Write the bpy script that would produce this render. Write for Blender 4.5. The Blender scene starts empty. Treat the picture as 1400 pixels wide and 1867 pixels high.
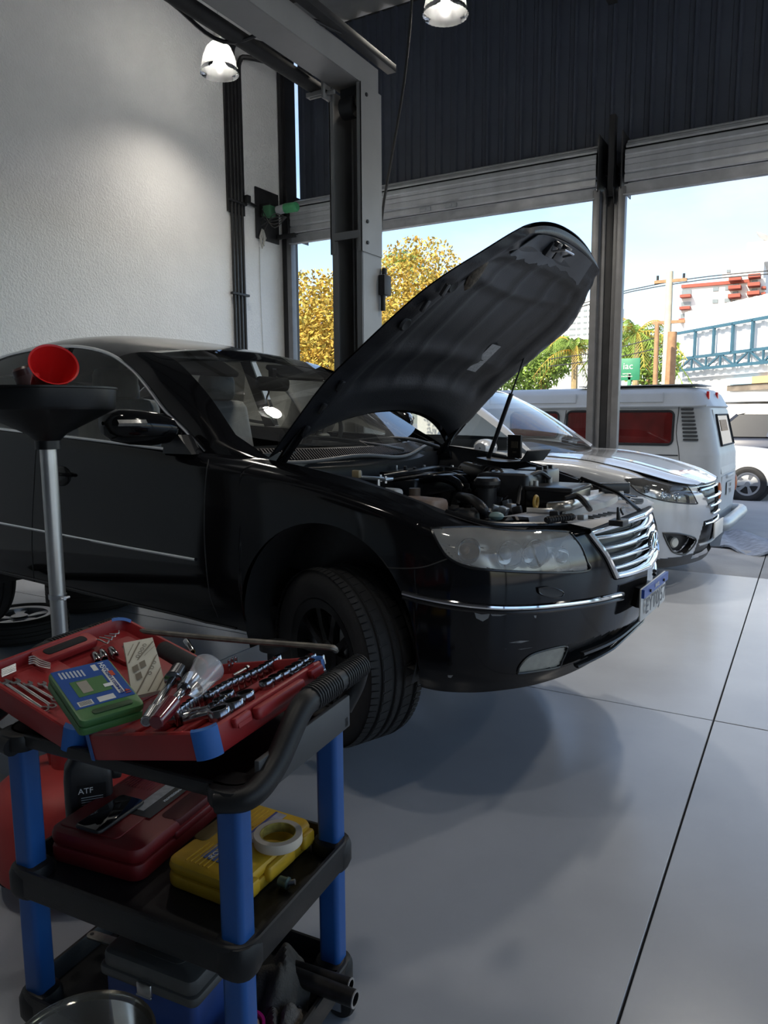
import bpy, bmesh, math, random
import numpy as np
from mathutils import Matrix, Vector
from mathutils.bvhtree import BVHTree
random.seed(7); PI = math.pi
S = bpy.context.scene
COL = S.collection

# ---------------------------------------------------------------- camera
F, CX, CY, EYE = 1344.8, 700.0, 933.5, 1.45
def _rot(yaw, pitch, roll):
    f = np.array([math.sin(yaw)*math.cos(pitch), math.cos(yaw)*math.cos(pitch), -math.sin(pitch)])
    r = np.array([math.cos(yaw), -math.sin(yaw), 0]); d = np.cross(f, r)
    c, s = math.cos(roll), math.sin(roll)
    return np.array([c*r+s*d, -s*r+c*d, f])
RM = _rot(math.radians(-29.92), math.radians(7.647), math.radians(.344))
camd = bpy.data.cameras.new('camera'); cam = bpy.data.objects.new('camera', camd); COL.objects.link(cam)
camd.sensor_fit = 'VERTICAL'; camd.sensor_height = 36; camd.lens = F/1867*36; camd.clip_start = .02; camd.clip_end = 500
_m = Matrix.Identity(4)
for i in range(3):
    _m[i][0] = RM[0][i]; _m[i][1] = -RM[1][i]; _m[i][2] = -RM[2][i]
_m[2][3] = EYE
cam.matrix_world = _m
S.camera = cam

def ray(px): return Vector(RM.T @ np.array([(px[0]-CX)/F, (px[1]-CY)/F, 1.]))
def at(px, axis, val, M=None):
    """point seen at pixel px whose local coordinate `axis` (in frame M) is val"""
    o = Vector((0, 0, EYE)); d = ray(px)
    if M is not None:
        Mi = M.inverted(); o = Mi @ o; d = Mi.to_3x3() @ d
    i = 'xyz'.index(axis); t = (val-o[i])/d[i]
    return o+d*t
def proj(P):
    v = RM @ (np.array(P)-np.array([0, 0, EYE])); return (F*v[0]/v[2]+CX, F*v[1]/v[2]+CY)

# ---------------------------------------------------------------- world, sun, exposure
def world():
    w = bpy.data.worlds.new('sky'); S.world = w; w.use_nodes = True
    nt = w.node_tree; nt.nodes.clear(); N = nt.nodes.new; L = nt.links.new
    out = N('ShaderNodeOutputWorld'); bg = N('ShaderNodeBackground'); L(bg.outputs[0], out.inputs[0])
    sky = N('ShaderNodeTexSky'); sky.sky_type = 'NISHITA'; sky.sun_disc = False
    sky.sun_elevation = math.radians(36); sky.sun_rotation = math.radians(200); sky.air_density = 1.0; sky.dust_density = 1.0; sky.ozone_density = 2.2
    tc = N('ShaderNodeTexCoord'); mp = N('ShaderNodeMapping'); mp.inputs['Scale'].default_value = (1, 1, 2.6)
    L(tc.outputs['Generated'], mp.inputs[0])
    nz = N('ShaderNodeTexNoise'); nz.inputs['Scale'].default_value = 2.3; nz.inputs['Detail'].default_value = 7; nz.inputs['Roughness'].default_value = .58
    L(mp.outputs[0], nz.inputs[0])
    cr = N('ShaderNodeValToRGB'); cr.color_ramp.elements[0].position = .48; cr.color_ramp.elements[1].position = .78
    L(nz.outputs['Fac'], cr.inputs[0])
    scl = N('ShaderNodeVectorMath'); scl.operation = 'SCALE'; scl.inputs['Scale'].default_value = SKY_GAIN
    L(sky.outputs[0], scl.inputs[0])
    mx = N('ShaderNodeMix'); mx.data_type = 'RGBA'
    L(cr.outputs[0], mx.inputs['Factor']); L(scl.outputs[0], mx.inputs[6]); mx.inputs[7].default_value = (.205, .204, .203, 1)
    L(mx.outputs[2], bg.inputs[0]); bg.inputs[1].default_value = SKY_STRENGTH
SKY_GAIN, SKY_STRENGTH = .064, 1.0
world()
sun = bpy.data.lights.new('sun', 'SUN'); sun.energy = 1.6; sun.angle = math.radians(.6); sun.color = (1, .9, .72)
suno = bpy.data.objects.new('sun', sun); COL.objects.link(suno)
suno.rotation_euler = Vector((.42, 1.0, -.80)).to_track_quat('-Z', 'Y').to_euler()
vs = S.view_settings; vs.view_transform = 'Standard'; vs.look = 'None'; vs.gamma = 1; vs.use_curve_mapping = False
vs.exposure = 2.4
S.display_settings.display_device = 'sRGB'

# ---------------------------------------------------------------- materials
MATS = {}
def pm(name, col, rough=.5, metal=0, var=.08, sc=6, bump=0, bsc=80, coat=0, emit=0, spec=.5, rvar=0, trans=0, col2=None, th=None, alpha=1):
    if name in MATS: return MATS[name]
    m = bpy.data.materials.new(name); m.use_nodes = True; nt = m.node_tree; N = nt.nodes.new; L = nt.links.new
    b = nt.nodes['Principled BSDF']
    tc = N('ShaderNodeTexCoord'); nz = N('ShaderNodeTexNoise'); nz.inputs['Scale'].default_value = sc; nz.inputs['Detail'].default_value = 5
    L(tc.outputs['Object'], nz.inputs['Vector'])
    cr = N('ShaderNodeValToRGB'); e = cr.color_ramp.elements
    lo, hi = (.3, .7) if th is None else th
    e[0].position, e[1].position = lo, hi
    c2 = col2 if col2 else tuple(min(1, c*(1+var)) for c in col)
    c1 = col if col2 else tuple(c*(1-var) for c in col)
    e[0].color = (*c1, 1); e[1].color = (*c2, 1)
    L(nz.outputs['Fac'], cr.inputs[0]); L(cr.outputs[0], b.inputs['Base Color'])
    b.inputs['Roughness'].default_value = rough; b.inputs['Metallic'].default_value = metal
    b.inputs['Specular IOR Level'].default_value = spec; b.inputs['Coat Weight'].default_value = coat; b.inputs['Coat Roughness'].default_value = .03
    if trans: b.inputs['Transmission Weight'].default_value = trans
    if alpha < 1: b.inputs['Alpha'].default_value = alpha
    if emit:
        b.inputs['Emission Color'].default_value = (*col, 1); b.inputs['Emission Strength'].default_value = emit
    if rvar:
        mr = N('ShaderNodeMapRange'); mr.inputs['To Min'].default_value = rough-rvar; mr.inputs['To Max'].default_value = rough+rvar
        L(nz.outputs['Fac'], mr.inputs[0]); L(mr.outputs[0], b.inputs['Roughness'])
    if bump:
        n2 = N('ShaderNodeTexNoise'); n2.inputs['Scale'].default_value = bsc; n2.inputs['Detail'].default_value = 3
        L(tc.outputs['Object'], n2.inputs['Vector'])
        bp = N('ShaderNodeBump'); bp.inputs['Strength'].default_value = bump; bp.inputs['Distance'].default_value = .01
        L(n2.outputs['Fac'], bp.inputs['Height']); L(bp.outputs[0], b.inputs['Normal'])
    MATS[name] = m; return m
def glass(name, tint=(.8, .85, .85), refl=1.0, haze=0.0, hcol=(.5, .5, .5), ior=1.5, rough=0.0):
    """thin pane: tinted see-through plus fresnel mirror and an optional dusty film"""
    if name in MATS: return MATS[name]
    m = bpy.data.materials.new(name); m.use_nodes = True; nt = m.node_tree; nt.nodes.clear(); N = nt.nodes.new; L = nt.links.new
    out = N('ShaderNodeOutputMaterial'); tr = N('ShaderNodeBsdfTransparent'); tr.inputs[0].default_value = (*tint, 1)
    gl = N('ShaderNodeBsdfGlossy'); gl.inputs['Roughness'].default_value = rough; gl.inputs[0].default_value = (refl, refl, refl, 1)
    fr = N('ShaderNodeFresnel'); fr.inputs[0].default_value = ior
    mx = N('ShaderNodeMixShader'); L(fr.outputs[0], mx.inputs[0])
    base = tr.outputs[0]
    if haze:
        df = N('ShaderNodeBsdfDiffuse'); df.inputs[0].default_value = (*hcol, 1)
        tc = N('ShaderNodeTexCoord'); nz = N('ShaderNodeTexNoise'); nz.inputs['Scale'].default_value = 9; L(tc.outputs['Object'], nz.inputs['Vector'])
        mr = N('ShaderNodeMapRange'); mr.inputs['To Min'].default_value = haze*.6; mr.inputs['To Max'].default_value = haze*1.4; L(nz.outputs['Fac'], mr.inputs[0])
        m2 = N('ShaderNodeMixShader'); L(mr.outputs[0], m2.inputs[0]); L(tr.outputs[0], m2.inputs[1]); L(df.outputs[0], m2.inputs[2]); base = m2.outputs[0]
    L(base, mx.inputs[1]); L(gl.outputs[0], mx.inputs[2]); L(mx.outputs[0], out.inputs[0])
    MATS[name] = m; return m

# ---------------------------------------------------------------- mesh builder
def T(x=0, y=0, z=0): return Matrix.Translation((x, y, z))
def Rz(a): return Matrix.Rotation(a, 4, 'Z')
def Rx(a): return Matrix.Rotation(a, 4, 'X')
def Ry(a): return Matrix.Rotation(a, 4, 'Y')
def frame(o, x, z):
    """matrix with origin o, local x along x and local z near z"""
    x = Vector(x).normalized(); y = Vector(z).cross(x).normalized(); z = x.cross(y)
    return Matrix(((x[0], y[0], z[0], o[0]), (x[1], y[1], z[1], o[1]), (x[2], y[2], z[2], o[2]), (0, 0, 0, 1)))
def crom(P, n):
    """n points of a Catmull-Rom curve through P (any dimension)"""
    P = np.array(P, float); K = len(P)
    Q = np.vstack([2*P[0]-P[1], P, 2*P[-1]-P[-2]]); out = []
    for s in np.linspace(0, K-1, n):
        i = min(int(s), K-2); u = s-i; a, b, c, d = Q[i:i+4]
        out.append(.5*((2*b)+(c-a)*u+(2*a-5*b+4*c-d)*u*u+(3*b-a-3*c+d)*u**3))
    return np.array(out)
class MB:
    def __init__(s): s.v = []; s.f = []
    def add(s, vs, fs, M=None):
        k = len(s.v)
        s.v += [tuple(M @ Vector(v)) for v in vs] if M is not None else [tuple(v) for v in vs]
        s.f += [tuple(i+k for i in f) for f in fs]; return s
    def box(s, c, d, M=None):
        x, y, z = c; a, b, h = d[0]/2, d[1]/2, d[2]/2
        vs = [(x+i*a, y+j*b, z+k*h) for k in (-1, 1) for j in (-1, 1) for i in (-1, 1)]
        return s.add(vs, [(0, 2, 3, 1), (4, 5, 7, 6), (0, 1, 5, 4), (2, 6, 7, 3), (0, 4, 6, 2), (1, 3, 7, 5)], M)
    def bar(s, p0, p1, w, h, up=(0, 0, 1)):
        p0, p1 = Vector(p0), Vector(p1); d = p1-p0
        if abs(d.normalized().dot(Vector(up))) > .99: up = (1, 0, 0)
        return s.box((d.length/2, 0, 0), (d.length, w, h), frame(p0, d, up))
    def tube(s, pts, r, n=8, closed=False, caps=True, M=None, flat=1.0):
        P = [Vector(p) for p in pts]; K = len(P); rr = r if hasattr(r, '__len__') else [r]*K
        vs = []; u = None
        for i in range(K):
            t = (P[(i+1) % K]-P[i-1]) if closed else (P[min(i+1, K-1)]-P[max(i-1, 0)])
            if t.length < 1e-9: t = Vector((0, 0, 1))
            t.normalize()
            if u is None: u = t.orthogonal().normalized() if abs(t.z) > .95 else Vector((0, 0, 1)).cross(t).normalized()
            u = (u-t*u.dot(t)).normalized(); w = t.cross(u)
            for j in range(n):
                a = 2*PI*j/n; vs.append(P[i]+u*math.cos(a)*rr[i]+w*math.sin(a)*rr[i]*flat)
        fs = []
        for i in range(K if closed else K-1):
            for j in range(n):
                a, b = i*n+j, i*n+(j+1) % n; c, d = ((i+1) % K)*n+(j+1) % n, ((i+1) % K)*n+j
                fs.append((a, b, c, d))
        if caps and not closed: fs += [tuple(range(n))[::-1], tuple(range((K-1)*n, K*n))]
        return s.add(vs, fs, M)
    def cyl(s, p0, p1, r0, r1=None, n=20, M=None): return s.tube([p0, p1], [r0, r0 if r1 is None else r1], n, M=M)
    def lathe(s, prof, n=32, M=None, arc=2*PI):
        """revolve (radius, height) pairs about local z; closed at r=0"""
        K = len(prof); full = abs(arc-2*PI) < 1e-6; nn = n if full else n+1
        vs = [(r*math.cos(arc*j/n), r*math.sin(arc*j/n), z) for r, z in prof for j in range(nn)]
        fs = [(i*nn+j, i*nn+(j+1) % nn, (i+1)*nn+(j+1) % nn, (i+1)*nn+j) for i in range(K-1) for j in range(n)]
        return s.add(vs, fs, M)
    def prism(s, poly, h, M=None, z0=0):
        K = len(poly); vs = [(x, y, z0) for x, y in poly]+[(x, y, z0+h) for x, y in poly]
        fs = [tuple(range(K))[::-1], tuple(range(K, 2*K))]+[(i, (i+1) % K, K+(i+1) % K, K+i) for i in range(K)]
        return s.add(vs, fs, M)
    def grid(s, rows, cu=False, cv=False, M=None):
        R, C = len(rows), len(rows[0]); vs = [tuple(p) for r in rows for p in r]; fs = []
        for i in range(R if cu else R-1):
            for j in range(C if cv else C-1):
                fs.append((i*C+j, i*C+(j+1) % C, ((i+1) % R)*C+(j+1) % C, ((i+1) % R)*C+j))
        return s.add(vs, fs, M)
    def shell(s, rows, th, M=None):
        """grid with thickness th along its normals"""
        A = np.array(rows, float); du = np.gradient(A, axis=0); dv = np.gradient(A, axis=1)
        n = np.cross(du, dv); n /= np.linalg.norm(n, axis=2, keepdims=True)+1e-12; B = A+n*th
        R, C = A.shape[:2]; k = R*C
        vs = [tuple(p) for r in A for p in r]+[tuple(p) for r in B for p in r]; fs = []
        for i in range(R-1):
            for j in range(C-1):
                a, b, c, d = i*C+j, i*C+j+1, (i+1)*C+j+1, (i+1)*C+j
                fs += [(a, d, c, b), (k+a, k+b, k+c, k+d)]
        ring = [j for j in range(C)]+[i*C+C-1 for i in range(1, R)]+[(R-1)*C+j for j in range(C-2, -1, -1)]+[i*C for i in range(R-2, 0, -1)]
        for q in range(len(ring)):
            a, b = ring[q], ring[(q+1) % len(ring)]; fs.append((a, b, k+b, k+a))
        return s.add(vs, fs, M)
    def ball(s, c, r, n=12, M=None):
        r = r if hasattr(r, '__len__') else (r, r, r); K = n//2+1
        rows = [[(c[0]+r[0]*math.sin(PI*i/(K-1))*math.cos(2*PI*j/n), c[1]+r[1]*math.sin(PI*i/(K-1))*math.sin(2*PI*j/n), c[2]+r[2]*math.cos(PI*i/(K-1))) for j in range(n)] for i in range(K)]
        return s.grid(rows, cv=True, M=M)
    def rbox(s, c, d, r, M=None, n=4, r2=None):
        """box with rounded vertical corners (radius r) and chamfered top/bottom rims (r2)"""
        r2 = r2 if r2 is not None else min(r, d[2]*.25)
        def ring(ins, z):
            a, b, q = d[0]/2-ins, d[1]/2-ins, max(r-ins, 1e-4); o = []
            for sx, sy, a0 in ((1, 1, 0), (-1, 1, PI/2), (-1, -1, PI), (1, -1, 1.5*PI)):
                for k in range(n+1):
                    t = a0+PI/2*k/n; o.append((c[0]+sx*(a-q)+q*math.cos(t), c[1]+sy*(b-q)+q*math.sin(t), z))
            return o
        h = d[2]/2; q = r2*.3
        rows = [ring(r2, c[2]-h), ring(q, c[2]-h+q), ring(0, c[2]-h+r2), ring(0, c[2]+h-r2), ring(q, c[2]+h-q), ring(r2, c[2]+h)]
        k = len(s.v); s.grid(rows, cv=True, M=M); m = len(rows[0])
        s.f += [tuple(k+i for i in range(m))[::-1], tuple(k+5*m+i for i in range(m))]; return s
    def mesh(s, name, bevel=0, seg=2, sharp=38, smooth=True, weld=True):
        me = bpy.data.meshes.new(name); bm = bmesh.new()
        vv = [bm.verts.new(v) for v in s.v]
        for f in s.f:
            try: bm.faces.new([vv[i] for i in dict.fromkeys(f)])
            except ValueError: pass
        if weld: bmesh.ops.remove_doubles(bm, verts=bm.verts, dist=2e-5)
        bmesh.ops.recalc_face_normals(bm, faces=bm.faces)
        if bevel:
            es = [e for e in bm.edges if len(e.link_faces) == 2 and e.calc_face_angle(0) > .5]
            bmesh.ops.bevel(bm, geom=es, offset=bevel, segments=seg, affect='EDGES', profile=.5, clamp_overlap=True)
        if smooth:
            for f in bm.faces: f.smooth = True
            lim = math.radians(sharp)
            for e in bm.edges: e.smooth = not (len(e.link_faces) == 2 and e.calc_face_angle(0) > lim)
        bm.to_mesh(me); bm.free(); return me
def put(name, me, mat, parent=None, M=None):
    o = bpy.data.objects.new(name, me); COL.objects.link(o)
    if mat is not None:
        me.materials.clear()
        for q in (mat if isinstance(mat, (list, tuple)) else [mat]): me.materials.append(q)
    if parent is not None: o.parent = parent
    if M is not None: o.matrix_local = M
    return o
def part(name, mb, mat, parent=None, M=None, **k): return put(name, mb.mesh(name, **k), mat, parent, M)
def tag(o, label, cat, group=None):
    o['label'] = label; o['category'] = cat
    if group: o['group'] = group
    return o
def thing(name, label, cat, M=None, group=None):
    o = bpy.data.objects.new(name, None); COL.objects.link(o); o.empty_display_size = .1
    o.matrix_world = M if M is not None else Matrix.Identity(4); return tag(o, label, cat, group)
def solo(name, mb, mat, label, cat, group=None, M=None, **k):
    """one-mesh thing; its origin goes to the middle of its base"""
    if M is None and mb.v:
        a = np.array(mb.v); c = Vector(((a[:, 0].min()+a[:, 0].max())/2, (a[:, 1].min()+a[:, 1].max())/2, a[:, 2].min()))
        mb.v = [tuple(Vector(v)-c) for v in mb.v]; M = Matrix.Translation(c)
    return tag(part(name, mb, mat, None, M, **k), label, cat, group)
def struct(name, mb, mat, parent=None, **k):
    o = part(name, mb, mat, parent, **k)
    if parent is None: o['kind'] = 'structure'
    return o
def dup(root, M, label=None, group=None):
    """a copy of a thing with copies of its parts and sub-parts"""
    r = root.copy(); COL.objects.link(r); r.matrix_world = M
    if label: r['label'] = label
    if group: r['group'] = group
    for ch in root.children:
        c = ch.copy(); COL.objects.link(c); c.parent = r; c.matrix_local = ch.matrix_local.copy()
        for g in ch.children:
            d = g.copy(); COL.objects.link(d); d.parent = c; d.matrix_local = g.matrix_local.copy()
    return r
def text(name, s, size, mat, parent, M, ext=.0006, sx=1.0, align='CENTER'):
    cu = bpy.data.curves.new('lettering', 'FONT'); cu.body = s; cu.size = size; cu.align_x = align; cu.align_y = 'CENTER'; cu.extrude = ext; cu.resolution_u = 3
    o = bpy.data.objects.new('lettering', cu); COL.objects.link(o)
    me = bpy.data.meshes.new_from_object(o.evaluated_get(bpy.context.evaluated_depsgraph_get()))
    bpy.data.objects.remove(o); bpy.data.curves.remove(cu)
    return put(name, me, mat, parent, M @ Matrix.Diagonal((sx, 1, 1, 1)))
def inpoly(p, poly):
    x, y = p; c = False; j = len(poly)-1
    for i in range(len(poly)):
        xi, yi = poly[i]; xj, yj = poly[j]
        if (yi > y) != (yj > y) and x < (xj-xi)*(y-yi)/(yj-yi)+xi: c = not c
        j = i
    return c
# ================================================================ THE SETTING
YW, XW, ZC = 8.2, -6.2, 6.3
m_epoxy = pm('epoxy_floor', (.375, .395, .43), .24, var=.12, sc=1.1, bump=.03, bsc=25, rvar=.04)
m_rough = pm('rough_concrete', (.25, .25, .25), .6, var=.18, sc=2.5, bump=.2, bsc=40)
m_joint = pm('joint_dirt', (.02, .02, .022), .9)
m_white = pm('white_plaster', (.88, .87, .85), .8, var=.03, sc=3, bump=.9, bsc=48)
m_navy = pm('navy_sheet', (.040, .050, .075), .5, var=.12, sc=2)
m_galv = pm('galvanised', (.50, .51, .53), .42, metal=.35, var=.15, sc=5)
m_galvd = pm('dull_galvanised', (.40, .41, .43), .55, metal=.3, var=.2, sc=6)
m_lift = pm('lift_grey_paint', (.27, .265, .26), .42, var=.07, sc=4)
m_dark = pm('dark_steel', (.03, .03, .032), .5, metal=.3, var=.2)
m_blackp = pm('black_plastic', (.018, .018, .019), .42, var=.2, sc=20)
m_roof = pm('roof_sheet', (.22, .225, .235), .6, var=.1)
m_chrome = pm('chrome', (.86, .87, .88), .07, metal=1, var=.02)
m_steel = pm('brushed_steel', (.62, .62, .63), .28, metal=1, var=.08, sc=30)
m_rubber = pm('rubber', (.016, .016, .017), .72, var=.2, sc=14, bump=.1)

b = MB(); b.box((.9, .9, -.15), (14.6, 16.0, .2)); floor = struct('floor', b, m_joint)
XE = [-6.2, -2.953, -.313, 2.327, 4.967, 8.0]; YE = [-7, -3.25, .204, 3.654, 7.1]
for i in range(len(XE)-1):
    for j in range(len(YE)-1):
        b = MB(); g = .0035; x0, x1, y0, y1 = XE[i]+g, XE[i+1]-g, YE[j]+g, YE[j+1]-g
        b.box(((x0+x1)/2, (y0+y1)/2, -.025), (x1-x0, y1-y0, .05)); part('slab', b, m_epoxy, floor, bevel=.002, seg=1)
    b = MB(); b.box(((XE[i]+XE[i+1])/2, 7.8, -.027), (XE[i+1]-XE[i]-.008, 1.392, .05)); part('slab', b, m_rough, floor, bevel=.002, seg=1)
# drive outside: falls to the street
b = MB(); xs = [-60, 60]
rows = [[(x, y, z) for x in xs] for y, z in ((8.5, -.01), (10.2, -.34), (30, -.36), (150, -.5))]
b.grid(rows); struct('ground', b, pm('asphalt', (.36, .355, .35), .85, var=.15, sc=.8, bump=.1, bsc=30))

b = MB(); b.box((XW-.1, .6, ZC/2), (.2, 15.2, ZC)); struct('wall_left', b, m_white)
for k, y in enumerate((-6.9, -2.0, 3.0, 7.9)):                # right side, out of view, left open to let light in
    b = MB(); b.box((8.1, y, ZC/2), (.22, .22, ZC)); struct('trim_%d' % (k+3), b, m_dark)
b = MB(); b.box((8.1, .5, ZC-.35), (.2, 15.2, .5)); struct('trim_7', b, m_dark)
b = MB(); b.grid([[(8.2, y, -.03), (80, y, -.3)] for y in (-70, 8.5)]); struct('ground_yard', b, pm('asphalt', (.36, .355, .35), .85, var=.15, sc=.8, bump=.1, bsc=30))  # unseen yard ground, added to bounce light inside
b = MB(); b.box((.9, -7.1, ZC/2), (14.6, .2, ZC)); struct('wall_back', b, pm('grey_wall', (.10, .10, .105), .8))
# roof with purlins
b = MB()
n = 90
rows = [[(-6.6+15*i/n, y, ZC+.05*(i % 2)) for i in range(n+1)] for y in (-7.2, 8.6)]
b.grid(rows); rows = [[(x, y, z+.03) for x, y, z in r] for r in rows]; b.grid(rows); ceiling = struct('ceiling', b, m_roof)
for y in (7.4, 6.0, 4.6, 3.2, 1.8, .4, -1.5, -3.5, -5.5):
    b = MB(); b.box((.9, y, ZC-.12), (14.2, .07, .14)); part('purlin', b, m_dark, ceiling)
for x in (-2.0, 2.2):                                     # lattice trusses under the roof
    b = MB(); b.box((x, .6, ZC-.22), (.09, 15.2, .06)); b.box((x, .6, ZC-.72), (.09, 15.2, .06))
    for k in range(22): b.bar((x, -6.9+k*.7, ZC-.72 if k % 2 else ZC-.24), (x, -6.2+k*.7, ZC-.24 if k % 2 else ZC-.72), .04, .04)
    part('truss', b, m_dark, ceiling)

# front wall: navy ribbed sheets above the doors
b = MB(); b.box((.95, YW+.22, 5.05), (14.0, .04, 2.5)); b.box((.95, YW+.14, 3.98), (14.0, .10, .10)); wf = struct('wall_front', b, m_dark)
k = 0; x = -6.088
pan = MB(); pan.prism([(0, 0), (.045, 0), (.058, -.028), (.082, -.028), (.095, 0), (.196, 0), (.196, .012), (0, .012)], 2.34)
pme = pan.mesh('sheet_panel')
while x < 7.7:
    put('sheet_panel', pme, m_navy, wf, T(x, YW+.185, 3.93)); x += .20
# steel corner post with the strip of daylight beside it
b = MB(); b.box((-6.147, YW+.02, 3.1), (.09, .22, 6.2)); b.box((-6.16, YW-.1, 5.2), (.05, .06, 2.4)); struct('trim_1', b, m_dark)
b = MB(); b.box((7.85, YW+.1, 3.15), (.3, .2, 6.3)); struct('trim_2', b, m_dark)

# roller shutters: slats on the coil, slats hanging, bottom bar, guide rails
def shutter(name, x0, x1, label):
    t = thing(name, label, 'shutter', T((x0+x1)/2, YW, 0)); w = x1-x0; c = Vector((0, .06, 4.0)); r = .215
    b = MB(); b.cyl((-w/2+.02, c.y, c.z), (w/2-.02, c.y, c.z), r-.03, n=24); part('barrel', b, m_dark, t)
    sl = MB(); sl.prism([(-.036, 0), (-.022, .013), (.022, .013), (.036, 0), (.03, -.005), (-.03, -.005)], w-.03)
    sme = sl.mesh('slat')
    # local: prism axis -> world x
    for k in range(14):
        a = 2*PI*k/14+.22; n = Vector((0, math.cos(a), math.sin(a))); M = frame(c+n*(r-.012)+Vector((-w/2+.015, 0, 0)), Vector((1, 0, 0)), n)
        put('slat', sme, m_galv, t, M @ Matrix(((0, 0, 1, 0), (1, 0, 0, 0), (0, 1, 0, 0), (0, 0, 0, 1))))
    for k in range(3):
        z = 3.985-k*.09; M = frame(Vector((-w/2+.015, c.y-r+.02, z)), (1, 0, 0), (0, -1, 0))
        put('slat', sme, m_galv, t, M @ Matrix(((0, 0, 1, 0), (1.2, 0, 0, 0), (0, 1, 0, 0), (0, 0, 0, 1))))
    b = MB(); b.box((0, c.y-r+.02, 3.685), (w-.03, .03, .115)); b.box((0, c.y-r+.01, 3.635), (w-.03, .07, .012)); part('bottom_bar', b, m_galvd, t, bevel=.003)
    for s in (-1, 1):
        b = MB(); b.box((s*(w/2+.0), c.y-r+.04, 1.86), (.07, .10, 3.72)); part('guide_rail', b, pm('rail_grey', (.17, .17, .175), .45, metal=.3, var=.15), t, bevel=.004)
        b = MB(); b.box((s*(w/2+.012), c.y, 3.98), (.012, .46, .56)); part('end_plate', b, m_dark, t)
    return t
sh1 = shutter('rolling_shutter', -6.03, -2.07, 'rolled-up galvanised shutter in the opening beside the white wall')
for px in (-4.05, -3.72):
    b = MB(); b.box((px+4.05, -.155, 3.80), (.14, .03, .05)); b.cyl((px+4.05, -.18, 3.80), (px+4.05, -.14, 3.80), .017); part('lock_slide', b, m_galvd, sh1, bevel=.003)
shutter('rolling_shutter', -1.81, 2.15, 'rolled-up galvanised shutter right of the steel door post')
shutter('rolling_shutter', 2.45, 6.4, 'rolled-up galvanised shutter beyond the right edge of the photo')
b = MB(); b.box((7.15, YW+.1, 2.0), (1.5, .18, 4.0)); struct('wall_front_pier', b, m_white)

def doorpost(x, label):
    t = thing('door_post', label, 'post', T(x, YW-.05, 0))
    b = MB(); b.box((0, .05, 1.99), (.07, .16, 3.98)); b.box((0, -.02, 4.05), (.06, .10, .8)); part('column', b, m_dark, t, bevel=.003)
    for s in (-1, 1):
        b = MB(); b.box((s*.066, .0, 1.86), (.052, .09, 3.72)); part('channel', b, pm('rail_grey', (.17, .17, .175), .45, metal=.3, var=.15), t, bevel=.005)
        b = MB(); b.prism([(0, 0), (.10, 0), (.02, .14), (0, .14)], .01, frame((s*.04, -.05, 3.72), (0, -1, 0), (1, 0, 0))); part('gusset', b, m_dark, t)
    return t
doorpost(-1.94, 'grey steel door post between the two open shutters')
doorpost(2.30, 'grey steel door post beyond the right edge of the photo')

# shutter motor and brackets at the corner
t = thing('shutter_motor', 'green and grey shutter motor on the bracket by the white wall', 'motor', T(-6.0, 8.0, 4.0))
ym = at((484, 386), 'x', -6.10).y
p = [at(q, 'y', ym) - Vector((-6.0, 8.0, 4.0)) for q in ((484, 387), (506, 384), (520, 380), (540, 377))]
b = MB(); b.cyl(p[1], p[2], .052); part('housing', b, m_galvd, t)
b = MB(); b.cyl(p[2], p[3], .058); b.tube([p[3], p[3]+Vector((.02, 0, 0))], [.058, .04], 20); part('end_cap', b, pm('motor_green', (.05, .30, .12), .4), t)
b = MB(); b.box(p[0]+Vector((.06, 0, 0)), (.12, .12, .13)); part('gearbox', b, pm('motor_green2', (.06, .2, .1), .5), t, bevel=.012)
b = MB(); b.box((-.185, -.20, -.05), (.02, .46, .62)); b.box((-.02, -.02, -.28), (.28, .05, .05)); b.box((-.1, ym-8.0, -.02), (.16, .04, .16)); part('bracket', b, m_dark, t, bevel=.004)
b = MB()
for s in range(5): b.tube(crom([p[0], p[0]+Vector((random.uniform(0, .1), -.1, -.06*s)), p[1]+Vector((0, -.08, -.22+.04*s)), p[2]+Vector((0, .02, -.1))], 14), .006, 6)
part('wiring', b, m_blackp, t)
t2 = solo('cable_bundle', MB().tube([at(q, 'x', -6.15) for q in ((478, 418), (474, 432), (478, 452), (484, 434), (480, 420), (476, 440), (481, 448), (481, 424))], .012, 7), pm('grey_white_cable', (.55, .54, .5), .6), 'tangle of pale cable hanging under the shutter motor', 'cable')
solo('wall_cable', MB().tube(crom([at(q, 'x', -6.19) for q in ((473, 450), (475, 540), (480, 645))], 12), .004, 5), pm('grey_white_cable', (.5, .5, .5), .5), 'thin pale cable running down the white wall', 'cable')

# conduits on the white wall
def conduits():
    t = thing('conduit_bank', 'bank of black vertical conduits fixed to the white wall', 'conduit', T(XW, 7.2, 0))
    for k in range(4):
        b = MB(); b.cyl((.035, -.095+.062*k, 0.02), (.035, -.095+.062*k, 5.55), .019, n=10); part('pipe', b, m_blackp, t)
    b = MB(); b.box((.018, .0, 4.7), (.03, .30, 1.7)); part('backing_plate', b, m_blackp, t)
    for z in (3.98, 2.9, 1.6):
        b = MB(); b.box((.045, 0, z), (.045, .31, .028)); part('clamp', b, m_dark, t, bevel=.004)
    b = MB(); b.tube(crom([(.05, -.05, 5.5), (.06, -.03, 5.72), (.14, .1, 5.8), (.5, .9, 5.82)], 14), .045, 8); b.tube(crom([(.05, .08, 5.4), (.06, .1, 5.6), (.14, .22, 5.66), (.5, .95, 5.68)], 14), .03, 8); part('elbow', b, m_blackp, t)
    b = MB(); b.bar((.05, .12, 4.02), (.06, .34, 4.0), .035, .035); b.box((.06, .16, 4.04), (.07, .07, .1)); part('side_run', b, m_blackp, t, bevel=.004)
conduits()

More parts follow.
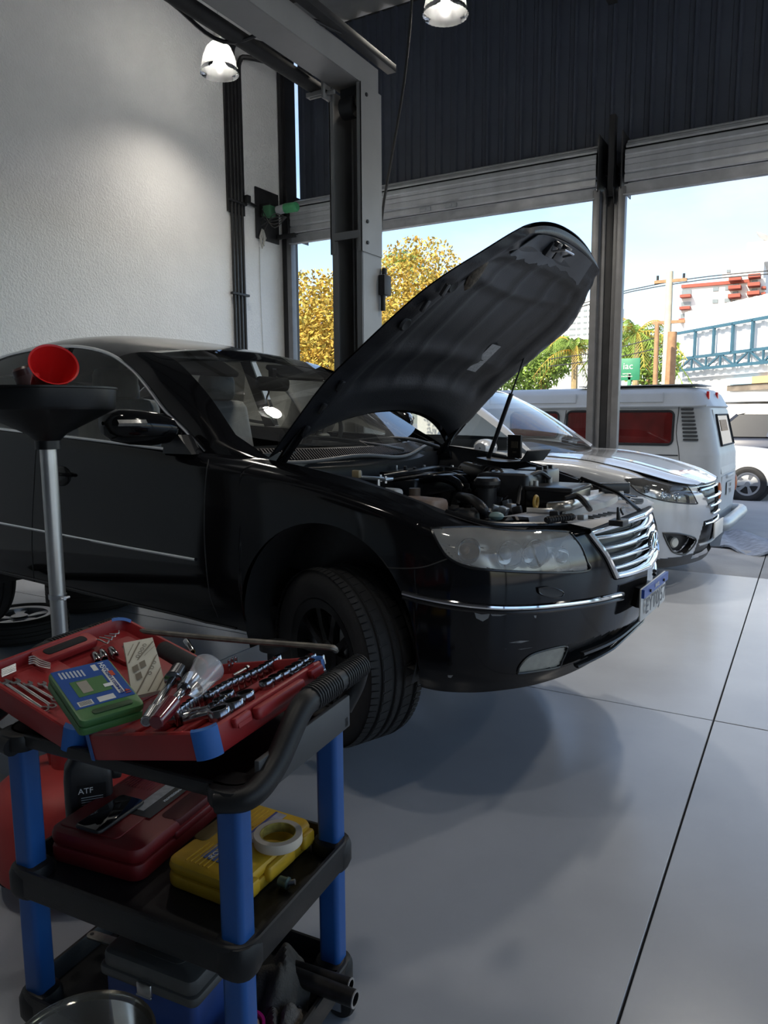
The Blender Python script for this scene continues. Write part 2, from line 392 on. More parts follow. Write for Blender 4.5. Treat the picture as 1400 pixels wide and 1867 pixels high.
# ================================================================ LAMPS
m_acr = glass('lamp_acrylic', (.93, .94, .95), haze=.4, hcol=(.95, .95, .93))
_nt = m_acr.node_tree; _d = [q for q in _nt.nodes if q.type == 'BSDF_DIFFUSE'][0]; _t = _nt.nodes.new('ShaderNodeBsdfTranslucent'); _t.inputs[0].default_value = (.95, .95, .93, 1)
_l = _d.outputs[0].links[0]; _nt.links.new(_t.outputs[0], _l.to_socket)
def lamp(px, y, label, P=None, power=1):
    p = at(px, 'y', y) if P is None else Vector(P)
    t = thing('pendant_lamp', label, 'lamp', T(*p), 'prismatic pendant lamps')
    prof = [(.045, .26), (.075, .25), (.12, .20), (.155, .12), (.175, .03), (.185, -.03), (.19, -.035), (.188, -.02), (.17, .035), (.15, .12), (.115, .195), (.07, .24), (.045, .25)]
    b = MB(); K = 64; rows = []
    for r, z in prof: rows.append([((r+(.0025 if j % 2 else -.0025))*math.cos(2*PI*j/K), (r+(.0025 if j % 2 else -.0025))*math.sin(2*PI*j/K), z) for j in range(K)])
    b.grid(rows, cv=True); part('shade', b, m_acr, t, sharp=80)
    b = MB(); b.lathe([(0, .36), (.03, .36), (.05, .33), (.052, .25), (.0, .25)], 20); part('lamp_cap', b, pm('lamp_white', (.75, .75, .73), .4), t)
    b = MB(); b.ball((0, 0, .12), (.045, .045, .08), 14); b.cyl((0, 0, .19), (0, 0, .25), .025, n=12); part('bulb', b, pm('bulb_glow', (1, .97, .9), .4, emit=16, var=0), t)
    b = MB(); b.cyl((0, 0, .36), (0, 0, ZC-.05-p.z), .005, n=6); part('cord', b, pm('pale_cord', (.6, .6, .6), .5), t)
    l = bpy.data.lights.new('lamp_light', 'SPOT'); l.spot_size = math.radians(142); l.spot_blend = 1.0; l.energy = LAMP_W*(power or 1); l.color = (1, .93, .82); l.shadow_soft_size = .14
    lo = bpy.data.objects.new('lamp_light', l); COL.objects.link(lo); lo.parent = t; lo.location = (0, 0, .02)
    return t
LAMP_W = 62
lamp((400, 128), 6.0, 'lit pendant lamp hanging in front of the white wall', power=.26)
lamp((812, 20), 6.0, 'lit pendant lamp at the top against the dark cladding')
for q, lb in (((-.4, 6.0, 4.8), 'third'), ((2.1, 6.0, 4.8), 'fourth'), ((4.6, 6.0, 4.8), 'fifth')):  # row carried on out of view, added to light the floor
    lamp(None, 0, lb+' lit pendant lamp of the row, added out of view to brighten the floor', P=q)
for q, lb in (((-2.84, .6, 4.8), 'left'), ((-.4, .6, 4.8), 'right')):  # unseen fill lamps, added to brighten the cart
    lamp(None, 0, lb+' of two pendant lamps added above the photographer to brighten the cart', P=q, power=.16)
solo('hanging_hose', MB().tube(crom([at((752, -40), 'y', 5.2), at((748, 40), 'y', 5.2), at((735, 160), 'y', 5.1), at((715, 280), 'y', 5.0), at((697, 390), 'y', 4.9), at((693, 480), 'y', 4.85), at((692, 640), 'y', 4.8)], 40), .010, 8), m_rubber, 'thin black hose hanging from the roof beside the lift post', 'hose')

# ================================================================ TWO-POST LIFT
def lift():
    t = thing('two_post_lift', 'grey two-post car lift with overhead crossbeam', 'lift', T(-2.87, 4.5, 0))
    for s, y0 in ((1, 0), (-1, -2.95)):                   # far post opens towards -y, near one towards +y
        q = lambda y: y0+s*y
        b = MB()
        b.box((.116, q(.13), 1.33), (.012, .26, 2.62)); b.box((-.116, q(.13), 1.33), (.012, .26, 2.62)); b.box((0, q(.256), 1.33), (.24, .012, 2.62))
        b.box((.10, q(0), 1.33), (.044, .012, 2.62)); b.box((-.10, q(0), 1.33), (.044, .012, 2.62)); part('post', b, m_lift, t)
        b = MB()
        b.box((.126, q(.12), 3.1), (.010, .27, 1.09)); b.box((-.126, q(.12), 3.1), (.010, .27, 1.09)); b.box((0, q(.26), 3.1), (.25, .010, 1.09))
        b.box((.112, q(-.01), 3.1), (.034, .010, 1.09)); b.box((-.112, q(-.01), 3.1), (.034, .010, 1.09))
        b.box((0, q(-.012), 2.67), (.22, .012, .05)); sl = part('post_sleeve', b, m_lift, t)
        for z in (2.62, 2.76, 3.58):
            c = MB(); c.cyl((.128, q(.05), z), (.140, q(.05), z), .013, n=6); part('bolt', c, m_dark, sl)
        b = MB(); b.box((0, q(.1), .01), (.42, .42, .02)); part('base_plate', b, m_lift, t, bevel=.002)
        b = MB(); b.box((0, q(.06), .62), (.19, .16, .8)); b.box((0, q(.0), .42), (.25, .12, .14)); part('carriage', b, m_dark, t, bevel=.006)
        b = MB(); b.cyl((.05, q(.12), .9), (.05, q(.12), 2.5), .028, n=12); b.cyl((-.05, q(.16), .4), (-.05, q(.16), 3.5), .006, n=6); part('cylinder', b, m_steel, t)
        for sx in (-1, 1):                                # swing arms under the sills
            x1, y1 = sx*.95+.15, q(-.66)
            b = MB(); b.bar((sx*.10, q(-.02), .42), (x1, y1, .42), .10, .08); b.cyl((sx*.10, q(-.02), .34), (sx*.10, q(-.02), .5), .05); part('arm', b, m_dark, t, bevel=.008)
            b = MB(); b.cyl((x1, y1, .46), (x1, y1, .535), .03); b.cyl((x1, y1, .535), (x1, y1, .558), .06); part('arm_pad', b, m_rubber, t)
    b = MB(); b.box((.0, -1.475, 3.66), (.20, 3.2, .012)); b.box((.105, -1.475, 3.735), (.010, 3.45, .16)); b.box((-.105, -1.475, 3.735), (.010, 3.45, .16)); part('crossbeam', b, m_lift, t)
    b = MB(); b.cyl((-.22, -.02, 3.665), (-.22, -2.95, 3.665), .045); part('safety_bar', b, m_rubber, t)
    for y in (-.06, -2.9):
        b = MB(); b.box((-.19, y, 3.61), (.16, .05, .03)); b.box((-.12, y, 3.66), (.02, .09, .2)); b.cyl((-.25, y, 3.60), (-.05, y, 3.60), .014, n=10); b.box((-.15, y-.08, 3.74), (.05, .03, .08)); part('bar_bracket', b, m_lift, t, bevel=.003)
    b = MB(); b.box((.165, -1.3, 3.84), (.07, 3.3, .05)); part('cable_tray', b, m_dark, t, bevel=.003)
    b = MB(); b.cyl((-.05, .05, 3.52), (.05, .05, 3.52), .07); b.box((0, .05, 3.58), (.12, .05, .12)); part('pulley', b, m_dark, t)
    b = MB(); b.tube(crom([(.16, -.3, 3.82), (.05, -.6, 3.8), (-.25, -.9, 3.62), (-.4, -1.2, 3.75)], 20), .012, 6); part('hydraulic_hose', b, m_blackp, t)
    b = MB(); b.box((.150, .26, 2.36), (.05, .1, .14)); b.cyl((.145, .24, 2.18), (.145, .24, 2.30), .018, n=12); b.cyl((.145, .26, 2.43), (.145, .26, 2.48), .02, n=12); part('power_unit', b, m_dark, t, bevel=.005)
lift()
# ================================================================ BLACK SEDAN ON THE LIFT
m_bpaint = pm('black_paint', (.0045, .0045, .0055), .09, var=.1, coat=0, spec=.42)
m_headl = glass('headlamp_lens', (.86, .86, .84), haze=.24, hcol=(.80, .78, .74))
m_refl = pm('reflector', (.80, .79, .77), .28, metal=.7, var=.1, sc=18)
m_ws = glass('windscreen', (.86, .9, .89), haze=.035, hcol=(.5, .5, .5))
m_tint = glass('tinted_glass', (.72, .75, .75))
m_int = pm('interior_black', (.022, .022, .022), .6)
m_leather = pm('grey_leather', (.34, .335, .32), .45, var=.1, sc=20, bump=.1)
m_alu = pm('cast_aluminium', (.42, .42, .42), .45, metal=.8, var=.15, sc=20)
m_liner = pm('hood_liner', (.017, .018, .022), .46, var=.2, sc=7, bump=.12, bsc=120)
m_duct = pm('grey_trim_plastic', (.34, .34, .355), .38, var=.08, sc=14)
m_blk_gloss = pm('black_gloss_plastic', (.012, .012, .013), .22, var=.2)
m_blk_satin = pm('black_satin_plastic', (.022, .022, .024), .34, var=.25, sc=25)
m_silver = pm('silver_alloy', (.55, .55, .56), .3, metal=.9)
m_blackrim = pm('black_alloy', (.012, .012, .013), .28, metal=.3)

def chull(ctrl, arches, ncol=250, nrow=44, prof=None, arch_r=.405, arch_z=.36):
    """half body skin (w >= 0) from plan stations (x, w, zbottom, zshoulder, ztop, top inset)"""
    A = crom(ctrl, 900); d = np.r_[0, np.cumsum(np.hypot(*np.diff(A[:, :2], axis=0).T))]
    ss = list(np.linspace(0, d[-1], ncol)); xs = lambda s: np.interp(s, d, A[:, 0])
    for ax in arches:                                    # columns right at the arch ends
        for e in (-arch_r, arch_r):
            sd = [s for s in np.linspace(0, d[-1], 3000) if abs(xs(s)-(ax+e)) < .004]
            if sd: ss += [sd[0]-.002, sd[0]+.002]
    ss = sorted(ss); cols = []
    for s in ss:
        st = np.array([np.interp(s, d, A[:, k]) for k in range(6)])
        h = 1e-3; t = np.array([np.interp(min(s+h, d[-1]), d, A[:, k])-np.interp(max(s-h, 0), d, A[:, k]) for k in (0, 1)]); t /= np.hypot(*t)
        n = np.array([t[1], -t[0]]);  n = n if n @ np.array([0 if abs(st[0]) < 3 else np.sign(st[0]), 1.]) > -.2 else -n
        if n @ (st[:2]-np.array([-1.4, 0])) < 0: n = -n
        zb, zs, zt, it = st[2:]
        P = prof(zb, zs, zt, it)
        Q = crom(P, 90); zl = zb
        for ax in arches:
            if abs(st[0]-ax) < arch_r: zl = max(zl, arch_z+math.sqrt(arch_r**2-(st[0]-ax)**2))
        if zl > zb+1e-6: Q = np.vstack([[np.interp(zl, Q[:, 1], Q[:, 0]), zl], Q[Q[:, 1] > zl+1e-4]])
        L = np.r_[0, np.cumsum(np.hypot(*np.diff(Q, axis=0).T))]
        u = np.linspace(0, L[-1], nrow); ins = np.interp(u, L, Q[:, 0]); z = np.interp(u, L, Q[:, 1])
        cols.append([(st[0]-n[0]*i, max(st[1]-n[1]*i, 0), zz) for i, zz in zip(ins, z)])
    return np.array(cols)
def sedan_prof(zb, zs, zt, it):
    return [(.05, zb), (.016, zb+.09), (0, .5), (.004, .62), (.022, zs), (.022+(it-.022)*.42, zs+.72*(zt-zs)), (it, zt)]
def mirror(v): return [(x, -y, z) for x, y, z in v]
class Skin:
    """body skin with ray lookup from photo pixels, openings cut out of it"""
    def __init__(s, cols, M, flip=-1):
        s.c = cols.copy(); s.c[:, :, 1] *= flip; s.M = M; s.cut = {}
        R, C = s.c.shape[:2]; s.faces = [(i*C+j, i*C+j+1, (i+1)*C+j+1, (i+1)*C+j) for i in range(R-1) for j in range(C-1)]
        s.v = [tuple(p) for r in s.c for p in r]
        s.bvh = BVHTree.FromPolygons([Vector(v) for v in s.v], s.faces)
        s.ctr = [tuple(np.mean([s.v[i] for i in f], axis=0)) for f in s.faces]
        s.px = [proj(M @ Vector(c)) for c in s.ctr]; s.keep = [True]*len(s.faces)
    def hit(s, px, off=0):
        Mi = s.M.inverted(); o = Mi @ Vector((0, 0, EYE)); d = (Mi.to_3x3() @ ray(px)).normalized()
        p, n, i, t = s.bvh.ray_cast(o, d)
        if p is None:                                     # just past the edge: nearest spot of the skin
            k = min(range(len(s.px)), key=lambda q: (s.px[q][0]-px[0])**2+(s.px[q][1]-px[1])**2+(1e4 if s.ctr[q][1] > .05 else 0))
            p, n, i, t = s.bvh.find_nearest(Vector(s.ctr[k]))
        if n.dot(d) > 0: n = -n
        return p+n*off
    def open(s, name, test):
        ids = [k for k, f in enumerate(s.faces) if s.keep[k] and test(s.px[k], s.ctr[k])]
        for k in ids: s.keep[k] = False
        s.cut[name] = [s.faces[k] for k in ids]
    def patch(s, name, off):
        """the faces cut for `name`, moved off along their normals"""
        used = sorted({i for f in s.cut[name] for i in f}); ix = {i: k for k, i in enumerate(used)}
        nv = {i: Vector() for i in used}
        for f in s.cut[name]:
            a, b, c = (Vector(s.v[f[q]]) for q in (0, 1, 2)); n = (b-a).cross(c-a)
            if n.dot(Vector(s.ctr0)-a) > 0: n = -n
            for i in f: nv[i] += n.normalized() if n.length > 1e-12 else n
        vs = [tuple(Vector(s.v[i])+nv[i].normalized()*off) for i in used]
        return vs, [tuple(ix[i] for i in f) for f in s.cut[name]]
    ctr0 = (-1.4, 0, .6)
    def skin(s, both=True):
        m = MB(); fs = [f for f, k in zip(s.faces, s.keep) if k]
        m.add(s.v, fs)
        if both: m.add(mirror(s.v), [f[::-1] for f in fs])
        return m
def both(name, vs, fs, mat, parent, side=(1, -1), **k):
    r = []
    for q in side:
        m = MB(); m.add(vs if q == 1 else mirror(vs), fs); r.append(part(name, m, mat, parent, **k))
    return r

def tyre(R, W, rim, tread=True, n=96):
    """tyre about local y axis, grooved"""
    h = W/2; gr = [(-.62, .0), (-.60, .009), (-.52, .009), (-.50, 0), (-.20, 0), (-.18, .009), (-.10, .009), (-.08, 0), (.08, 0), (.10, .009), (.18, .009), (.20, 0), (.50, 0), (.52, .009), (.60, .009), (.62, 0)]
    prof = [(rim, -h*.80), (rim+.012, -h*.92), ((rim+R)/2, -h*1.04), (R-.035, -h*1.0), (R-.012, -h*.90), (R-.002, -h*.80)]
    prof += [(R-g+.002*(1-(y*1.4)**2), y*h*1.15) for y, g in gr]
    prof += [(R-.002, h*.80), (R-.012, h*.90), (R-.035, h), ((rim+R)/2, h*1.04), (rim+.012, h*.92), (rim, h*.80)]
    m = MB(); m.lathe(prof, n, Rx(PI/2))
    if tread:                                            # cross cuts: thin raised lugs on the ribs
        for row, (y0, y1, cnt, sk) in enumerate(((-.86, -.64, 80, .0), (-.48, -.22, 52, .25), (-.06, .06, 64, -.3), (.22, .48, 52, .25), (.64, .86, 80, 0))):
            for k in range(cnt):
                a = 2*PI*k/cnt; da = 2*PI/cnt*.80; q = []
                for rr in (R-.003, R+.0035):
                    for (yy, aa) in ((y0, a), (y1, a+sk*da), (y1, a+da+sk*da), (y0, a+da)):
                        r2 = rr-(.007 if abs(yy) > .7 and rr > R else 0); q.append((r2*math.cos(aa), yy*h*1.15, r2*math.sin(aa)))
                m.add(q, [(4, 5, 6, 7), (0, 1, 5, 4), (1, 2, 6, 5), (2, 3, 7, 6), (3, 0, 4, 7)])
    return m
def wheel(parent, M, R=.345, W=.235, rim=.222, mat=None, spokes=10, tread=True, side=1, tmat=None):
    """wheel part: tyre, rim barrel, spokes, hub; outer face towards -y*side"""
    t = part('tyre', tyre(R, W, rim, tread), tmat or m_rubber, parent, M, sharp=32)
    s = side; h = W/2
    m = MB(); m.lathe([(rim+.006, -h*.9), (rim+.008, -h*.84), (rim-.012, -h*.82), (rim-.03, -h*.3), (rim-.03, h*.85), (rim+.006, h*.9)], 56, Rx(PI/2) @ Matrix.Diagonal((1, 1, s, 1)))
    part('rim', m, mat, t, Matrix.Identity(4))
    m = MB(); fy = -h*.72*s
    for k in range(spokes):
        a = 2*PI*k/spokes; ca, sa = math.cos(a), math.sin(a)
        P = lambda r, w, y: (r*ca-w*sa, y, r*sa+w*ca)
        w0, w1 = .018, .012 if spokes > 6 else .03; q = []
        for r, w, y in ((.045, w0, fy+.012*s), (rim*.55, w1, fy+.004*s), (rim-.012, w1*1.5, fy+.004*s)):
            q.append([P(r, -w, y+.03*s), P(r, -w, y), P(r, w, y), P(r, w, y+.03*s)])
        m.grid(q, cv=True)
    m.lathe([(0, 0), (.05, 0), (.062, .01), (.062, .05), (0, .05)], 24, T(0, fy-.004*s, 0) @ Rx(-PI/2*s))
    part('spokes', m, mat, t, Matrix.Identity(4), bevel=0)
    m = MB(); m.lathe([(0, 0), (.14, 0), (.145, .005), (.145, .02), (0, .02)], 32, T(0, fy+.09*s, 0) @ Rx(-PI/2*s)); part('brake_disc', m, m_steel, t, Matrix.Identity(4))
    return t

MC = T(-1.48922753, 3.12106455, .2837) @ Rz(-.06)
def V(x, w, z): return Vector((x, -w, z))
def cat(px, w): return at(px, 'y', -w, MC)
def sedan():
    t = thing('black_sedan', 'black sedan with its hood open, raised on the lift', 'car', MC)
    ctrl = [(-3.93, 0, .33, .85, .97, .10), (-3.88, .45, .33, .85, .97, .10), (-3.72, .74, .33, .88, 1.0, .10), (-3.4, .86, .32, .95, 1.08, .08), (-2.9, .905, .31, .98, 1.12, .06),
            (-2.2, .925, .305, .96, 1.10, .045), (-1.4, .93, .29, .94, 1.052, .045), (-.75, .93, .28, .92, 1.01, .065), (-.38, .928, .275, .90, .98, .165), (0, .925, .26, .85, .927, .155),
            (.3, .922, .22, .80, .857, .165), (.45, .905, .20, .755, .815, .155), (.58, .86, .20, .725, .785, .125), (.69, .78, .205, .70, .765, .10), (.785, .64, .205, .695, .755, .065),
            (.865, .45, .215, .695, .748, .045), (.925, .24, .245, .705, .765, .04), (.955, 0, .285, .715, .782, .04)]
    cols = chull(ctrl, (0, -2.78), ncol=520, nrow=84, prof=sedan_prof)
    sk = Skin(cols, MC)
    HL = [(785, 964), (801, 995), (819, 1018), (856, 1034), (920, 1041), (1011, 1044), (1071, 1040), (1068, 1022), (1057, 995), (1039, 974), (1025, 970), (920, 965), (850, 962)]
    FG = [(943, 1228), (947, 1214), (966, 1195), (998, 1184), (1030, 1178), (1032, 1187), (1023, 1207), (1016, 1216), (979, 1223)]
    IN = [(1034, 1177), (1090, 1160), (1140, 1141), (1190, 1118), (1200, 1130), (1150, 1160), (1090, 1192), (1022, 1214), (1030, 1195)]
    front = lambda c: c[0] > .3
    sk.open('lamp', lambda p, c: front(c) and inpoly(p, HL)); sk.open('fog', lambda p, c: front(c) and inpoly(p, FG))
    sk.open('grille', lambda p, c: c[0] > .7 and .552 < c[2] < .80 and abs(c[1]) < .295+(c[2]-.552)*.70)
    sk.open('intake', lambda p, c: c[0] > .6 and (inpoly(p, IN)))
    part('body', sk.skin(), m_bpaint, t, sharp=60)
    # inner faces of the wheel arches
    for ax in (0, -2.78):
        for s in (1, -1):
            m = MB(); rows = [[(ax+.408*math.cos(a), -s*w, .36+.408*math.sin(a)) for a in np.linspace(-.35, PI+.35, 24)] for w in (.90, .55)]
            m.grid(rows); m.box((ax, -s*.54, .5), (.8, .02, .5)); part('wheel_liner', m, m_rubber, t)
    # ---- head lamps
    for q in (1, -1):
        vs, fs = sk.patch('lamp', .004); m = MB(); m.add(vs if q == 1 else mirror(vs), fs); lamp_o = part('headlamp', m, m_headl, t, sharp=60)
        vs, fs = sk.patch('lamp', -.075); m = MB(); m.add(vs if q == 1 else mirror(vs), fs); part('reflector', m, m_refl, lamp_o)
        ring = [sk.hit(p, .003) for p in crom(HL+[HL[0]], 60)[:-1]]; ring = [r for r in ring if r is not None]
        if q == -1: ring = [Vector((r.x, -r.y, r.z)) for r in ring]
        m = MB(); m.tube(ring, .005, 6, closed=True); part('lamp_seal', m, m_blk_gloss, lamp_o)
        inner = [sk.hit(p, -.075) for p in crom(HL+[HL[0]], 60)[:-1]]
        if q == -1: inner = [Vector((r.x, -r.y, r.z)) for r in inner]
        m = MB(); m.grid([ring, inner], cv=True); part('lamp_housing', m, m_refl, lamp_o)
        for k, (px, r, dep) in enumerate((((848, 1000), .045, .045), ((935, 1002), .052, .055), ((985, 1003), .052, .055), ((1030, 1008), .028, .04))):
            c = sk.hit(px, -dep); f = sk.hit(px, 0)
            if q == -1: c = Vector((c.x, -c.y, c.z)); f = Vector((f.x, -f.y, f.z))
            d = Vector((.86, (-.5)*q, -.02)).normalized(); m = MB()
            m.lathe([(r, .03), (r*1.02, .025), (r*.9, 0), (r*.55, -.02), (r*.2, -.028), (0, -.028)], 28, frame(c, Vector((0, 0, 1)), d)); part('lamp_bowl', m, m_chrome, lamp_o)
            m = MB(); m.ball(c+d*.0, r*.42, 14); part('projector_lens', m, pm('lens_amber' if k == 0 else 'lens_clear', (.45, .30, .2) if k == 0 else (.6, .62, .64), .08, spec=.8), lamp_o)
        vs, fs = sk.patch('fog', -.002); m = MB(); m.add(vs if q == 1 else mirror(vs), fs); fo = part('fog_lamp', m, pm('fog_lens', (.34, .33, .29), .3, var=.15, sc=30), t)
        ring = [sk.hit(p, .002) for p in crom(FG+[FG[0]], 36)[:-1]]
        if q == -1: ring = [Vector((r.x, -r.y, r.z)) for r in ring]
        m = MB(); m.tube(ring, .004, 6, closed=True); part('fog_bezel', m, m_blk_gloss, fo)
        vs, fs = sk.patch('intake', -.05); m = MB(); m.add(vs if q == 1 else mirror(vs), fs); part('intake', m, m_blackp, t)
        vs, fs = sk.patch('grille', -.045); m = MB(); m.add(vs if q == 1 else mirror(vs), fs); part('grille_backing', m, m_blackp, t)
    def path(zf, w0, w1, n=40, off=0):
        """points on the front skin at height zf(w), from side w0 to w1"""
        out = []
        for w in np.linspace(w0, w1, n):
            z = zf(abs(w)); o = Vector((2.5, -abs(w), z)); p, nn, i, dd = sk.bvh.ray_cast(o, Vector((-1, 0, 0)))
            if p is None or p.x < .7: continue
            out.append(Vector((p.x+off, -w, p.z)))
        return out
    def lip(name, zf, w, h, off, mat, par, n=44):
        """a moulded bar: rounded strip along the front skin"""
        P = path(zf, w, -w, n, 0); rows = []
        for dz, dx in ((-h, -.03), (-h, off*.4), (-h*.55, off), (h*.55, off), (h, off*.5), (h, -.03)): rows.append([(p.x+dx, p.y, p.z+dz) for p in P])
        m = MB(); m.grid(rows); return part(name, m, mat, par, sharp=70)
    gl = thing_part('grille', t)
    lip('grille_header', lambda w: .752-.10*w*w, .425, .013, .016, m_chrome, gl)
    for z, w in ((.705, .395), (.665, .37), (.625, .345), (.587, .32)): lip('grille_bar', lambda w_, z=z: z+.03*w_*w_, w, .0068, .010, m_chrome, gl)
    lip('grille_base', lambda w: .548+.10*w*w, .305, .013, .014, m_chrome, gl)
    for q in (1, -1):
        P = [path(lambda w: z, w, w, 1, .008)[0] for w, z in ((.425, .735), (.40, .700), (.365, .65), (.335, .60), (.305, .556))]
        if q == -1: P = [Vector((p.x, -p.y, p.z)) for p in P]
        m = MB(); m.tube(crom(P, 18), .011, 8); part('grille_side', m, m_chrome, gl)
    # emblem: slanted letter in an oval
    e = path(lambda w: .655, 0, 0, 1, .03)[0]; m = MB(); a = np.linspace(0, 2*PI, 40)[:-1]
    m.tube([(e.x, .05*math.cos(q), e.z+.036*math.sin(q)) for q in a], .0045, 8, closed=True); em = part('emblem', m, m_chrome, gl)
    m = MB(); m.lathe([(0, 0), (1, 0), (1, .004), (0, .004)], 36, T(e.x-.012, 0, e.z) @ Ry(PI/2) @ Matrix.Diagonal((.036, .05, 1, 1))); part('emblem_plate', m, m_blk_gloss, em)
    m = MB()
    for s in (-1, 1): m.tube(crom([(e.x, s*.020-.010, e.z-.029), (e.x+.002, s*.017, e.z), (e.x, s*.020+.010, e.z+.029)], 8), .0042, 6)
    m.tube(crom([(e.x, -.017, e.z-.004), (e.x+.003, 0, e.z+.001), (e.x, .017, e.z+.004)], 8), .004, 6); part('emblem_letter', m, m_chrome, em)
    # ---- bumper trims
    for px in (([(735, 1080), (770, 1089), (830, 1100), (900, 1107), (960, 1107), (1020, 1102), (1080, 1094), (1134, 1083)]),):
        P = [sk.hit(p, .004) for p in crom(px, 40)]; P = [p for p in P if p is not None]
        for q in (1, -1):
            m = MB(); m.tube([p if q == 1 else Vector((p.x, -p.y, p.z)) for p in P], .0085, 8); part('bumper_strip', m, m_chrome, t)
            m = MB(); m.tube([(p if q == 1 else Vector((p.x, -p.y, p.z)))-Vector((0, 0, .016)) for p in P], .007, 6); part('strip_shadow_gap', m, m_blk_gloss, t)
    bot = [Vector(c[0]) for c in sk.c if c[0][0] > .43]; m = MB()
    for q in (1, -1): m.grid([[Vector((p.x-.004, p.y*q, p.z+.004)) for p in bot], [Vector((p.x*.5+.17, p.y*q, .255)) for p in bot], [Vector((.30, p.y*q, .27)) for p in bot]])
    part('undertray', m, m_rubber, t)
    lipP = path(lambda w: .30-.02*w, .46, -.46, 40, .004); m = MB(); m.tube(lipP, .012, 8, flat=.6); part('intake_lip', m, m_blk_satin, t)
    lipP = path(lambda w: .262-.05*w, .46, -.46, 40, .006); m = MB(); m.tube(lipP, .010, 8, flat=.6); part('lower_lip', m, m_blk_satin, t)
    for q in (1, -1):
        wc = [sk.hit(p, .006) for p in crom([(979, 1072), (1000, 1070), (1023, 1078), (1022, 1087), (1003, 1089), (983, 1082), (979, 1072)], 20)[:-1]]
        if q == -1: wc = [Vector((p.x, -p.y, p.z)) for p in wc]
        c = sum(wc, Vector())/len(wc); m = MB(); m.add([c]+wc, [(0, i+1, (i+1) % len(wc)+1) for i in range(len(wc))]); m.tube(wc, .0025, 6, closed=True); part('washer_cover', m, m_blk_gloss, t)
    # worn paint on the bumper: bare patches follow the skin
    def chip(pts, mat):
        P = [sk.hit(p, .0008) for p in pts]; c = sum(P, Vector())/len(P); m = MB(); m.add([c]+P, [(0, i+1, (i+1) % len(P)+1) for i in range(len(P))]); part('paint_chip', m, mat, t)
    mc = pm('bare_primer', (.22, .22, .22), .6)
    for pts in ([(865, 1117), (878, 1120), (893, 1119), (890, 1127), (880, 1133), (868, 1127)], [(893, 1118), (910, 1120), (925, 1120), (912, 1123), (897, 1123)], [(816, 1231), (826, 1231), (822, 1236), (817, 1235)],
                [(973, 1122), (978, 1122), (977, 1127), (974, 1126)], [(927, 1172), (948, 1168), (965, 1168), (950, 1172)], [(918, 1183), (955, 1182), (972, 1180), (950, 1184)]): chip(pts, mc)
    # ---- plate
    PM = T(.985, 0, .43) @ Ry(-.03)
    m = MB(); m.rbox((0, 0, 0), (.40, .13, .006), .01, frame((.98, 0, .43), (0, 1, 0), (1, 0, 0)), r2=.001); pl = part('number_plate', m, pm('plate_white', (.62, .62, .6), .4), t)
    m = MB(); m.box((.988, 0, .476), (.012, .392, .034)); part('plate_band', m, pm('plate_blue', (.03, .08, .35), .4), pl)
    FT = lambda y, z: frame((.9925, y, z), (0, 1, 0), (1, 0, 0))
    text('plate_number', 'EYT0J57', .085, pm('plate_ink', (.03, .03, .035), .4), pl, FT(0, .416), sx=1.12); text('plate_country', 'BRASIL', .022, pm('plate_ink2', (.8, .8, .8), .4), pl, frame((.9955, 0, .476), (0, 1, 0), (1, 0, 0)))
    for y in (-.11, .11):
        m = MB(); m.cyl((.99, y, .474), (1.0, y, .474), .006, n=10); part('plate_screw', m, m_blackp, pl)
    m = MB(); m.box((.95, 0, .43), (.03, .16, .08)); part('plate_bracket', m, m_blackp, t)
    # ---- shut lines, side strip, handles
    def line(name, px, r, mat, off=.0, n=30, s=(1, -1)):
        P = [sk.hit(p, off) for p in crom(px, n)]; P = [p for p in P if p is not None]
        for q in s: m = MB(); m.tube([p if q == 1 else Vector((p.x, -p.y, p.z)) for p in P], r, 6); part(name, m, mat, t)
    line('side_strip', [(-60, 941), (0, 953), (120, 976), (240, 999), (330, 1015), (357, 1020)], .007, m_chrome, .003)
    line('door_gap', [(380, 838), (376, 870), (373, 930), (374, 1000), (382, 1080), (398, 1125)], .003, m_blackp, .0)
    line('door_gap', [(66, 812), (62, 880), (58, 980), (62, 1060)], .003, m_blackp, .0)
    line('fender_gap', [(677, 1031), (720, 1036), (770, 1034), (818, 1018)], .0025, m_blackp)
    line('sill_strip', [(-40, 1032), (60, 1055), (200, 1090), (330, 1122), (430, 1150)], .004, m_blk_satin, .002)
    h = sk.hit((112, 868)); m = MB(); m.ball(h, (.075, .02, .05), 16); hh = part('door_handle', m, m_blk_gloss, t)
    m = MB(); m.tube(crom([h+Vector((-.09, -.005, .012)), h+Vector((-.03, -.032, .014)), h+Vector((.05, -.032, .012)), h+Vector((.10, -.006, .008))], 12), .012, 8, flat=.7); part('pull', m, m_bpaint, hh)
    # ---- greenhouse
    dlo = [(-.672, .83, 1.005), (-.807, .81, 1.096), (-.965, .79, 1.191), (-1.106, .76, 1.292), (-1.266, .72, 1.381), (-1.463, .69, 1.461), (-1.706, .67, 1.507), (-1.955, .66, 1.52), (-2.225, .65, 1.515), (-2.52, .645, 1.484), (-2.9, .67, 1.38), (-3.15, .72, 1.25), (-3.32, .78, 1.14)]
    wse = [(-.582, .74, 1.078), (-.79, .69, 1.25), (-1.027, .63, 1.394), (-1.19, .60, 1.458)]
    D = crom(dlo, 70)
    i0 = int(np.argmin(abs(D[:, 0]+1.43)))
    W = crom(wse, i0)                                         # pillar: glass edge to window edge
